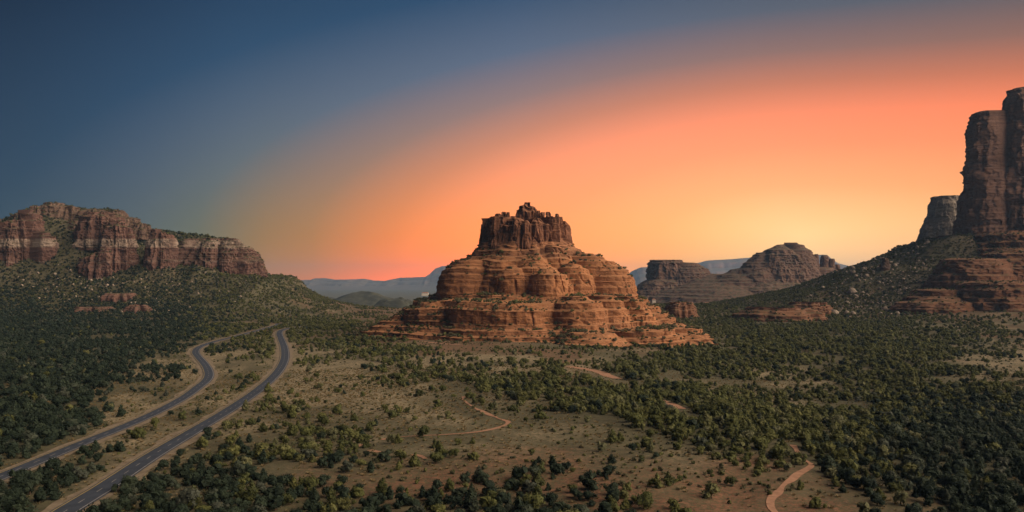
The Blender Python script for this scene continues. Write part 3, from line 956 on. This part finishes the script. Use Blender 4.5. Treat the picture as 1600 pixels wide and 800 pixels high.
# low wooded hills on the far valley floor
def low_hill(label, px, top, hw_, Y, seed, hy=0.5):
    k = Y / F
    cx, zt = (px - 800) * k, zz_(top, Y)
    n = 120
    u = np.linspace(-1, 1, n)
    a, b_ = np.meshgrid(u, u, indexing='ij')
    r = np.hypot(a, b_)
    zb = -100
    z = zb + (zt - zb) * np.clip(np.exp(-2.2 * r ** 2) - 0.1, -0.1, 1) / 0.9 * (1 + 0.25 * fbm2(a * 3 + seed, b_ * 3, 4, seed))
    V = np.stack([cx + a * hw_ * k * 1.4, Y + b_ * hw_ * k * hy * 1.4, z], -1).reshape(-1, 3)
    o = link('hills', mesh('hills', V, quads(n, n), M_hill, True))
    tag(o, label, kind='structure')


M_hill = plain('wooded_hill', (0.055, 0.056, 0.036), nscale=0.02, amt=0.5)
low_hill('rounded dark hill far off left of the bell-shaped rock', 620, 463, 55, 3700, 3)
low_hill('low hazy hill behind the rounded dark hill', 575, 459, 90, 4600, 5)
low_hill('broad hazy rise at the foot of the blue mesa', 480, 462, 110, 4900, 8)
low_hill('dark foothill below the two hazy buttes', 1130, 468, 120, 2450, 9, 0.4)


# ------------------------------------------------------------------ trees and brush
def ico(sub):
    bm = bmesh.new()
    bmesh.ops.create_icosphere(bm, subdivisions=sub, radius=1.0)
    V = np.array([v.co[:] for v in bm.verts])
    Fc = np.array([[v.index for v in f.verts] for f in bm.faces])
    bm.free()
    return V, Fc


ICO = ico(2)
ICO1 = ico(1)


def crown_arrays(seed, kind, nleaf, core=True):
    r_ = np.random.default_rng(seed)
    blobs = []
    if kind == 'round':
        for i in range(11):
            a = r_.uniform(0, 6.28)
            q = r_.uniform(0.05, 0.34)
            blobs.append((q * math.cos(a), q * math.sin(a), r_.uniform(0.22, 0.72), r_.uniform(0.15, 0.25)))
        blobs.append((0, 0, 0.5, 0.3))
    elif kind == 'tall':
        for i in range(11):
            h = (i + 0.5) / 11
            a = r_.uniform(0, 6.28)
            q = 0.17 * (1 - h) + 0.03
            blobs.append((q * math.cos(a), q * math.sin(a), 0.14 + 0.76 * h, 0.21 * (1 - h) + 0.075))
        blobs.append((0, 0, 0.35, 0.24))
    elif kind == 'broad':
        for i in range(13):
            a = r_.uniform(0, 6.28)
            q = r_.uniform(0.1, 0.52)
            blobs.append((q * math.cos(a), q * math.sin(a), r_.uniform(0.2, 0.6) - 0.2 * q, r_.uniform(0.15, 0.25)))
        blobs.append((0, 0, 0.45, 0.3))
    else:                      # low shrub
        for i in range(8):
            a = r_.uniform(0, 6.28)
            q = r_.uniform(0.1, 0.45)
            blobs.append((q * math.cos(a), q * math.sin(a), r_.uniform(0.2, 0.5), r_.uniform(0.18, 0.3)))
    Vs, Fs, k = [], [], 0
    B = np.array(blobs)
    if core:
        for bx, by, bz, br in blobs:
            v = ICO1[0].copy() * (br * 0.78) * (1 + 0.25 * r_.normal(size=(len(ICO1[0]), 1)))
            v = v + [bx, by, bz]
            Vs.append(v)
            Fs.append(ICO1[1] + k)
            k += len(v)
    # leaf sprays spread through the outer shell of every clump
    w_ = B[:, 3] ** 2
    pick = r_.choice(len(B), nleaf, p=w_ / w_.sum())
    d = r_.normal(size=(nleaf, 3))
    d /= np.linalg.norm(d, axis=1)[:, None]
    c = B[pick, :3] + d * (B[pick, 3] * r_.uniform(0.72, 1.22, nleaf))[:, None]
    c[:, 2] = np.maximum(c[:, 2], 0.02)
    u = r_.normal(size=(nleaf, 3))
    u -= d * (u * d).sum(1)[:, None] * r_.uniform(0.2, 1, nleaf)[:, None]
    u /= np.linalg.norm(u, axis=1)[:, None]
    v = np.cross(d, u) + 0.4 * r_.normal(size=(nleaf, 3))
    v /= np.linalg.norm(v, axis=1)[:, None]
    s = (r_.uniform(0.030, 0.070, nleaf) * (300 / nleaf) ** 0.3)[:, None]
    tri = np.stack([c + u * s, c - u * s * 0.6 + v * s * 0.8, c - u * s * 0.5 - v * s * 0.9], 1).reshape(-1, 3)
    Vs.append(tri)
    Fs.append(np.arange(len(tri)).reshape(-1, 3) + k)
    return np.vstack(Vs), np.vstack(Fs)


def trunk_arrays(seed):
    r_ = np.random.default_rng(seed)
    Vs, Fs, k = [], [], 0

    def limb(p0, p1, r0, r1):
        nonlocal k
        p0, p1 = np.array(p0), np.array(p1)
        d = p1 - p0
        d = d / np.linalg.norm(d)
        u = np.cross(d, [0.3, 0.9, 0.1])
        u /= np.linalg.norm(u)
        v = np.cross(d, u)
        a = np.arange(6) / 6 * 6.283
        ring = np.cos(a)[:, None] * u + np.sin(a)[:, None] * v
        Vs.append(np.vstack([p0 + ring * r0, p1 + ring * r1]))
        for j in range(6):
            Fs.append([k + j, k + (j + 1) % 6, k + 6 + (j + 1) % 6, k + 6 + j])
        k += 12
    limb((0, 0, -0.08), (0.02, 0.01, 0.3), 0.045, 0.03)
    for i in range(4):
        a = r_.uniform(0, 6.28)
        limb((0.02, 0.01, 0.22), (0.22 * math.cos(a), 0.22 * math.sin(a), r_.uniform(0.4, 0.65)), 0.025, 0.008)
    return np.vstack(Vs), np.array(Fs)


KINDS = ['round', 'round', 'tall', 'broad', 'round', 'tall', 'broad']
TREE_CROWN, TREE_TRUNK, DARK_CROWN = [], [], []
tree_col = bpy.data.collections.new('tree_sources')
shrub_col = bpy.data.collections.new('shrub_sources')
grass_col = bpy.data.collections.new('grass_sources')
rub_col = bpy.data.collections.new('rubble_sources')
SHRUBS = []
for i, kd in enumerate(KINDS):
    v, f = crown_arrays(100 + i, kd, 620)
    TREE_CROWN.append(mesh('crown', v, f, M_leaf))
    tv, tf = trunk_arrays(200 + i)
    TREE_TRUNK.append(mesh('trunk', tv, tf, M_bark, True))
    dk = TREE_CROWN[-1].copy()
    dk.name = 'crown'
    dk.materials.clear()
    dk.materials.append(M_leaf_shaded)
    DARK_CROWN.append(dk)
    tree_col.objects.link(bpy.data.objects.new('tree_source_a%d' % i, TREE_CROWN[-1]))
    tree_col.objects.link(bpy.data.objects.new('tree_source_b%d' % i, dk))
for i in range(5):
    v, f = crown_arrays(300 + i, 'shrub', 260)
    SHRUBS.append(mesh('shrub', v, f, M_sage if i < 3 else M_leaf))
    shrub_col.objects.link(bpy.data.objects.new('shrub_source', SHRUBS[-1]))
for i in range(3):
    r_ = np.random.default_rng(400 + i)
    n = 26
    a, q = r_.uniform(0, 6.28, n), r_.uniform(0, 0.4, n)
    base = np.stack([q * np.cos(a), q * np.sin(a), np.zeros(n)], 1)
    lean = np.stack([np.cos(a) * .3, np.sin(a) * .3, r_.uniform(.5, 1.0, n)], 1)
    sd2 = np.stack([-np.sin(a), np.cos(a), np.zeros(n)], 1) * 0.09
    v = np.stack([base - sd2, base + sd2, base + lean], 1).reshape(-1, 3)
    grass_col.objects.link(bpy.data.objects.new('grass_source', mesh('grass_tuft', v, np.arange(3 * n).reshape(-1, 3), M_grass)))
for i in range(4):
    v = ICO[0] * (1 + 0.35 * fbm3(ICO[0][:, 0] * 1.3 + i * 7, ICO[0][:, 1] * 1.3, ICO[0][:, 2] * 1.3, 3, 500 + i))[:, None]
    v = np.sign(v) * np.minimum(np.abs(v), 0.85) * [1, .85, .75]
    rub_col.objects.link(bpy.data.objects.new('rubble_source', mesh('rubble_rock', v, ICO[1], M_boulder)))


def scatter(name, label, source, P, S, kind='stuff', tilt=None, pick=None):
    """one object whose points carry copies of the sources"""
    P = np.asarray(P, np.float32)
    me = bpy.data.meshes.new(name)
    me.vertices.add(len(P))
    me.vertices.foreach_set('co', P.ravel())
    S = np.asarray(S, np.float32)
    a = me.attributes.new('size', 'FLOAT_VECTOR', 'POINT')
    a.data.foreach_set('vector', S.ravel())
    a = me.attributes.new('turn', 'FLOAT_VECTOR', 'POINT')
    t_ = np.zeros((len(P), 3), np.float32)
    t_[:, 2] = rng.uniform(0, 6.283, len(P))
    if tilt:
        t_[:, :2] = rng.normal(0, tilt, (len(P), 2))
    a.data.foreach_set('vector', t_.ravel())
    a = me.attributes.new('pick', 'INT', 'POINT')
    a.data.foreach_set('value', (rng.integers(0, 100, len(P)) if pick is None else pick).astype(np.int32))
    o = link(name, me)
    g = bpy.data.node_groups.new(name, 'GeometryNodeTree')
    g.interface.new_socket('Geometry', in_out='INPUT', socket_type='NodeSocketGeometry')
    g.interface.new_socket('Geometry', in_out='OUTPUT', socket_type='NodeSocketGeometry')
    gi, go = g.nodes.new('NodeGroupInput'), g.nodes.new('NodeGroupOutput')
    ci = g.nodes.new('GeometryNodeCollectionInfo')
    ci.inputs[0].default_value = source
    ci.inputs['Separate Children'].default_value = True
    ci.inputs['Reset Children'].default_value = True
    ip = g.nodes.new('GeometryNodeInstanceOnPoints')
    ip.inputs['Pick Instance'].default_value = True
    names = []
    for nm, ty, sock in (('size', 'FLOAT_VECTOR', 'Scale'), ('turn', 'FLOAT_VECTOR', 'Rotation'), ('pick', 'INT', 'Instance Index')):
        na = g.nodes.new('GeometryNodeInputNamedAttribute')
        na.data_type = ty
        na.inputs[0].default_value = nm
        g.links.new(na.outputs[0], ip.inputs[sock])
    g.links.new(gi.outputs[0], ip.inputs['Points'])
    g.links.new(ci.outputs[0], ip.inputs['Instance'])
    g.links.new(ip.outputs[0], go.inputs[0])
    md = o.modifiers.new('scatter', 'NODES')
    md.node_group = g
    return tag(o, label, kind=kind)


def candidates(y0, y1, cell, half=0.66):
    nx = int(2 * half * (y1 + 60) / cell)
    gx, gy = np.meshgrid(np.arange(nx) - nx / 2, np.arange(int((y1 - y0) / cell)), indexing='ij')
    x = (gx.ravel() + rng.uniform(-.5, .5, gx.size)) * cell
    y = y0 + (gy.ravel() + rng.uniform(-.5, .5, gx.size)) * cell
    m = np.abs(x) < half * (y + 60)
    return x[m], y[m]


def inside_rocks(x, y):
    a = np.hypot(x - BX, (y - 1000)) < 178
    xb = (1690 - 800) / F * 1560
    b_ = np.hypot(x - xb, y - 1560) < 190
    return a | b_


TX, TY = [], []
for y0, y1, cell in ((170, 420, 4.6), (420, 900, 5.2), (900, 1500, 6.3), (1500, 2000, 6.3)):
    a, b_ = candidates(y0, y1, cell)
    TX.append(a)
    TY.append(b_)
tx, ty = np.concatenate(TX), np.concatenate(TY)
tz = hbig(tx, ty)
de_ = look(DENS, tx, ty, tz)
cl_ = 0.5 + 0.9 * fbm2(tx / 38, ty / 48, 3, 120) + 0.45 * fbm2(tx / 13, ty / 13, 2, 124)
p = sstep(-0.12, 0.12, de_ - cl_ - 0.0) * (0.25 + 0.75 * de_) + 0.10 * de_
up_slope = sstep(70, 100, tz)
p = p * (1 - 0.35 * up_slope)
keep = (rng.uniform(0, 1, len(tx)) < p) & (road_dist(tx, ty) > 8.5) & (trail_dist(tx, ty) > 1.8) & ~inside_rocks(tx, ty)
for ln, wd in TRAILS[5:]:
    for dy_ in (8, 18, 28, 38, 48):
        keep &= dist_to(ln, tx, ty + dy_) > wd * 0.7
tx, ty, de_ = tx[keep], ty[keep], de_[keep]
tz = hfull(tx, ty)
th_ = rng.uniform(2.6, 5.2, len(tx)) * (0.72 + 0.45 * de_) * (0.85 + 0.5 * rng.uniform(0, 1, len(tx)) ** 3)
# trees one can pick out singly in the photograph: pixel of the foot, height in metres, shape, what it is
SPECIAL = [
    (661, 684, 5.2, 0, 'round dark juniper standing right beside the bend of the red footpath'),
    (684, 634, 4.6, 4, 'rounded juniper alone on the grey-green slope above the footpath'),
    (218, 685, 5.5, 3, 'round bush-like juniper alone on the strip between the two roads, nearest one'),
    (243, 668, 4.8, 0, 'juniper between the two roads close to the left road, next after the nearest'),
    (283, 657, 5.0, 4, 'juniper pair-mate on the strip between the roads, just before the left road bends'),
    (384, 641, 5.5, 2, 'dark upright juniper on the right verge of the right road'),
    (419, 613, 6.0, 2, 'tall dark juniper on the right verge where the right road begins its bend'),
    (456, 652, 6.4, 2, 'tall pointed juniper among low bushes on the open slope right of the roads'),
    (505, 665, 5.2, 0, 'plump juniper in the middle of the open slope right of the roads'),
    (802, 640, 4.0, 3, 'small juniper at the top end of the red footpath'),
    (1010, 697, 5.2, 3, 'broad dark juniper on the open red slope below the wooded wash'),
    (1112, 779, 5.0, 0, 'lone juniper on the red slope left of the wide dirt trail'),
    (482, 582, 6.0, 0, 'lone round juniper on the pale grass right of the S-bend'),
    (526, 612, 4.2, 3, 'low broad juniper on the pale grass right of the S-bend'),
]
sp_pts = np.array([ground_px(q[0], q[1]) for q in SPECIAL])
for sp in sp_pts:
    m = np.hypot(tx - sp[0], ty - sp[1]) > 9
    tx, ty, tz, th_, de_ = tx[m], ty[m], tz[m], th_[m], de_[m]

px, py = proj(tx, ty, tz)
infr = (px > -5) & (px < 1605) & (py > 440) & (py < 812)
app = np.where(infr, th_ / ty, 0)
order = np.argsort(-app)
pd = 0.10 + 0.87 * np.maximum(sstep(420, 250, px), sstep(1260, 1480, px) * sstep(590, 680, py))  # shaded leaf copies gather toward the frame edges to imitate vignetting
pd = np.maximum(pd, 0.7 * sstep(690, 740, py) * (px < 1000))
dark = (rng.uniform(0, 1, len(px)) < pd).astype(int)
N_IND = 300 - len(SPECIAL)
ind = order[:N_IND]
rest = np.ones(len(tx), bool)
rest[ind] = False


def zone(px, py):
    """where a single juniper stands, in words"""
    if px < 130:
        return "in bottom left woods"
    if px < 330:
        return "left of the right road"
    if px < 520:
        return "right of the right road"
    if px < 700:
        return "below the red footpath"
    if px < 920:
        return "in bottom middle grove"
    if px < 1060:
        return "in the red slope's grove"
    if px < 1240:
        return "on the red slope"
    if px < 1420:
        return "on the red bank"
    return "in bottom right woods"


WORD = {'round': 'rounded juniper', 'tall': 'upright pointed juniper', 'broad': 'broad low juniper'}


ALIKE = {}
ORD = ['leftmost', 'second from left', 'third from left', 'fourth from left']
ROD = ['rightmost', 'second from right', 'third from right', 'fourth from right']


def single_out():
    """alike plants told apart by their order from left to right"""
    for lb, members in ALIKE.items():
        members.sort(key=lambda q: q[0])
        n = len(members)
        for i, (_, o) in enumerate(members):
            if n == 1:
                continue
            wd = ORD[i] if i < min(4, (n + 1) // 2) else ROD[n - 1 - i] if n - 1 - i < min(4, n // 2) else 'one of the middle ones'
            o['label'] = lb + ', ' + wd


def juniper(x, y, z, h, k, label, group, dk=0):
    e = bpy.data.objects.new('juniper_tree', None)
    e.location = (x, y, z - 0.1)
    e.scale = (h * random.uniform(.9, 1.2),) * 2 + (h,)
    e.rotation_euler = (0, 0, random.uniform(0, 6.28))
    e.empty_display_size = 0.5
    ALIKE.setdefault(label, []).append((x / y, e))
    col.objects.link(e)
    tag(e, label, 'tree', group)
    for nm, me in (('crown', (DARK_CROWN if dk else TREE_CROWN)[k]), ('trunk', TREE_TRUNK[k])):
        c_ = bpy.data.objects.new(nm, me)
        c_.parent = e
        col.objects.link(c_)


for (a, b_, h, k, lb), sp in zip(SPECIAL, sp_pts):
    juniper(sp[0], sp[1], float(hfull(np.array([sp[0]]), np.array([sp[1]]))[0]), h, k, lb, 'junipers standing singly')
for i in ind:
    k = random.randrange(len(KINDS))
    zn = zone(px[i], py[i])
    sz = 'big' if th_[i] > 4.6 else 'mid-sized' if th_[i] > 3.6 else 'small'
    fr = ', in front' if py[i] > 772 else ', further back'
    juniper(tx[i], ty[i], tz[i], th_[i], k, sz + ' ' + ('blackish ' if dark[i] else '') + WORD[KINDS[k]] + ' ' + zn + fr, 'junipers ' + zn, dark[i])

P_ = np.stack([tx, ty, tz - 0.1], 1)[rest]
H_ = th_[rest]
S_ = np.stack([H_ * rng.uniform(.9, 1.3, len(H_)), H_ * rng.uniform(.9, 1.3, len(H_)), H_], 1)
near = P_[:, 1] < 800
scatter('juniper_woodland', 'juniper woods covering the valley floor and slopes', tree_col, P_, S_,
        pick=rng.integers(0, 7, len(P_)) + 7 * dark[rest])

# brush: sage on open ground, bushes on ledges and talus
bx, by = [], []
for y0, y1, cell in ((180, 500, 3.6), (500, 900, 4.2), (900, 1900, 9)):
    a, b_ = candidates(y0, y1, cell)
    bx.append(a)
    by.append(b_)
bx, by = np.concatenate(bx), np.concatenate(by)
bz = hbig(bx, by)
od = 1 - look(DENS, bx, by, bz)
p = np.clip(0.38 + 1.5 * fbm2(bx / 25, by / 25, 3, 150), 0.05, 0.95) * (0.12 + 0.88 * od)
keep = (rng.uniform(0, 1, len(bx)) < p) & (road_dist(bx, by) > 7.5) & (trail_dist(bx, by) > 0.1) & ~inside_rocks(bx, by)
bx, by = bx[keep], by[keep]
bz = hfull(bx, by)
bs = rng.uniform(0.7, 1.9, len(bx)) * (0.8 + 0.5 * rng.uniform(0, 1, len(bx)) ** 4)
bpx, bpy_ = proj(bx, by, bz)
app = np.where((bpx > 0) & (bpx < 1600) & (bpy_ < 805) & (bpy_ > 450), bs / by, 0)
order = np.argsort(-app)
indb = order[:300]
restb = np.ones(len(bx), bool)
restb[indb] = False
SH = ['grey-green sagebrush', 'rounded sage bush', 'straggly sage bush', 'small dark green bush', 'low dark green shrub']
for i in indb:
    k = random.randrange(5)
    o = link('shrub', SHRUBS[k])
    o.location = (bx[i], by[i], bz[i] - 0.05)
    s = bs[i]
    o.scale = (s * random.uniform(.9, 1.3), s * random.uniform(.9, 1.3), s)
    o.rotation_euler = (0, 0, random.uniform(0, 6.28))
    zn = zone(bpx[i], bpy_[i])
    sz = 'big' if s > 1.75 else 'mid-sized' if s > 1.35 else 'small'
    lb = sz + ' ' + SH[k] + ' ' + zn + (', in front' if bpy_[i] > 772 else ', further back')
    ALIKE.setdefault(lb, []).append((bx[i] / by[i], o))
    tag(o, lb, 'bush', 'bushes ' + zn)
single_out()
P_ = [np.stack([bx, by, bz - 0.05], 1)[restb]]
S_ = [bs[restb]]
qx, qy = candidates(1150, 1950, 4.0)
qh = hbig(qx, qy)
keep = (rng.uniform(0, 1, len(qx)) < 0.85 * sstep(12, 35, qh) * np.clip(0.75 + 1.4 * fbm2(qx / 30, qy / 30, 3, 190), 0.1, 1) + 0.5 * sstep(60, 110, qh) * (qx > 300)) & ~inside_rocks(qx, qy)
qx, qy = qx[keep], qy[keep]
P_.append(np.stack([qx, qy, hfull(qx, qy) - 0.1], 1))
S_.append(rng.uniform(1.4, 4.2, len(qx)))
for cen, wgt in SCATTER:
    n = int(min(wgt.sum(), 3500))
    if n > 0:
        i = rng.choice(len(cen), n, p=wgt / wgt.sum())
        P_.append(cen[i] - [0, 0, 0.1])
        S_.append(rng.uniform(1.4, 4.4, n) * (0.7 + 0.6 * rng.uniform(0, 1, n) ** 3))
P_ = np.vstack(P_)
S_ = np.concatenate(S_)
scatter('desert_brush', 'sage and bushes over open ground and rock ledges', shrub_col, P_, np.stack([S_ * rng.uniform(.9, 1.3, len(S_)), S_ * rng.uniform(.9, 1.3, len(S_)), S_], 1))

gx, gy = candidates(190, 620, 2.6)
gz = hbig(gx, gy)
gk = look(GRAS, gx, gy, gz) + 0.6 * fbm2(gx / 15, gy / 15, 3, 170)
keep = (rng.uniform(0, 1, len(gx)) < np.clip(gk, 0.08, 0.9)) & (road_dist(gx, gy) > 6) & (trail_dist(gx, gy) > 0.4)
gx, gy = gx[keep], gy[keep]
gs_ = rng.uniform(0.5, 1.3, len(gx))
scatter('dry_grass', 'tufts of dry grass on the open ground', grass_col, np.stack([gx, gy, hfull(gx, gy)], 1), np.stack([gs_ * 1.2, gs_ * 1.2, gs_ * .7], 1))

# rubble on the two talus slopes
rx, ry = candidates(1250, 1800, 7, 0.62)
rz = hbig(rx, ry)
rpx, rpy = proj(rx, ry, rz)
rk = (np.exp(-((rpx - 110) / 70) ** 2 - ((rpy - 440) / 22) ** 2) * 0.9 + np.exp(-((rpx - 240) / 120) ** 2 - ((rpy - 450) / 30) ** 2) * 0.4
      + np.exp(-((rpx - 1400) / 80) ** 2 - ((rpy - 447) / 48) ** 2) * 1.1)
keep = rng.uniform(0, 1, len(rx)) < rk * 0.6
rx, ry = rx[keep], ry[keep]
rs_ = rng.uniform(1.0, 2.4, len(rx)) * np.where(rx > 300, 1.4, 1.0) * (0.7 + 1.0 * rng.uniform(0, 1, len(rx)) ** 5)
scatter('rubble', 'pale fallen blocks on the talus slopes', rub_col, np.stack([rx, ry, hfull(rx, ry) + rs_ * .3], 1), np.stack([rs_] * 3, 1), tilt=0.6)
for i, (a, b_, sz, lb) in enumerate(((1304, 492, 6.5, 'big pale round boulder on the green ridge, above the red ledge'),
                                     (1332, 459, 7.0, 'pale jutting block near the top of the green ridge'),
                                     (1333, 492, 4.0, 'smaller pale block right of the big round boulder'))):
    g_ = ground_px(a, b_)
    v = ICO[0] * (1 + 0.3 * fbm3(ICO[0][:, 0] * 1.5 + i * 5, ICO[0][:, 1] * 1.5, ICO[0][:, 2] * 1.5, 3, 600 + i))[:, None] * sz
    o = link('boulder', mesh('boulder', v, ICO[1], M_boulder))
    o.location = (g_[0], g_[1], float(hbig(*g_)) + sz * .35)
    tag(o, lb, 'boulder')


# ------------------------------------------------------------------ houses far down the valley
def box(x0, x1, y0, y1, z0, z1):
    v = [(x0, y0, z0), (x1, y0, z0), (x1, y1, z0), (x0, y1, z0), (x0, y0, z1), (x1, y0, z1), (x1, y1, z1), (x0, y1, z1)]
    f = [(0, 3, 2, 1), (4, 5, 6, 7), (0, 1, 5, 4), (1, 2, 6, 5), (2, 3, 7, 6), (3, 0, 4, 7)]
    return v, f


def house(px, py, Y, wd, ht, label):
    k = at(px, py, Y)
    e = thing('house', tuple(k), label, 'house')
    v, f = box(-wd / 2, wd / 2, 0, wd * .6, -8, ht)
    wl = link('wall', mesh('wall', v, f, M_stucco), e)
    h2 = wd * .6
    v = [(-wd / 2 - .6, -.8, ht), (wd / 2 + .6, -.8, ht), (wd / 2 + .6, h2 + .8, ht), (-wd / 2 - .6, h2 + .8, ht), (-wd / 2 + 2, h2 / 2, ht + 2.6), (wd / 2 - 2, h2 / 2, ht + 2.6)]
    link('roof', mesh('roof', v, [(0, 1, 5, 4), (1, 2, 5), (2, 3, 4, 5), (3, 0, 4), (0, 3, 2, 1)], M_tiles), e)
    for q in (-.3, 0, .3):
        v, f = box(q * wd - 1, q * wd + 1, -.08, .1, ht * .35, ht * .75)
        link('window', mesh('window', v, f, M_pane), e)


house(1107, 476, 2350, 18, 4, 'pale long house in the valley under the two hazy buttes')
house(1022, 470, 2500, 10, 3.2, 'small pale house at the foot of the flat-topped butte')
house(664, 459, 3550, 26, 3.6, 'long pale house on the far hillside, lit by the low sun')

# ------------------------------------------------------------------ dusk haze over the valley
V, f = box(-88000, 88000, -4200, 20900, -230, 446)
hm = bpy.data.materials.new('haze')
hm.use_nodes = True
h = NT(hm.node_tree)
pv = h.n('ShaderNodeVolumePrincipled')
pv.inputs['Color'].default_value = (0.36, 0.62, 1.0, 1)
pv.inputs['Density'].default_value = 3.5e-5
pv.inputs['Anisotropy'].default_value = 0.2
ho = h.n('ShaderNodeOutputMaterial')
h.put(ho.inputs['Volume'], pv.outputs[0])
tag(link('haze', mesh('haze', V, f, hm)), 'thin dusk haze filling the valley', kind='stuff')
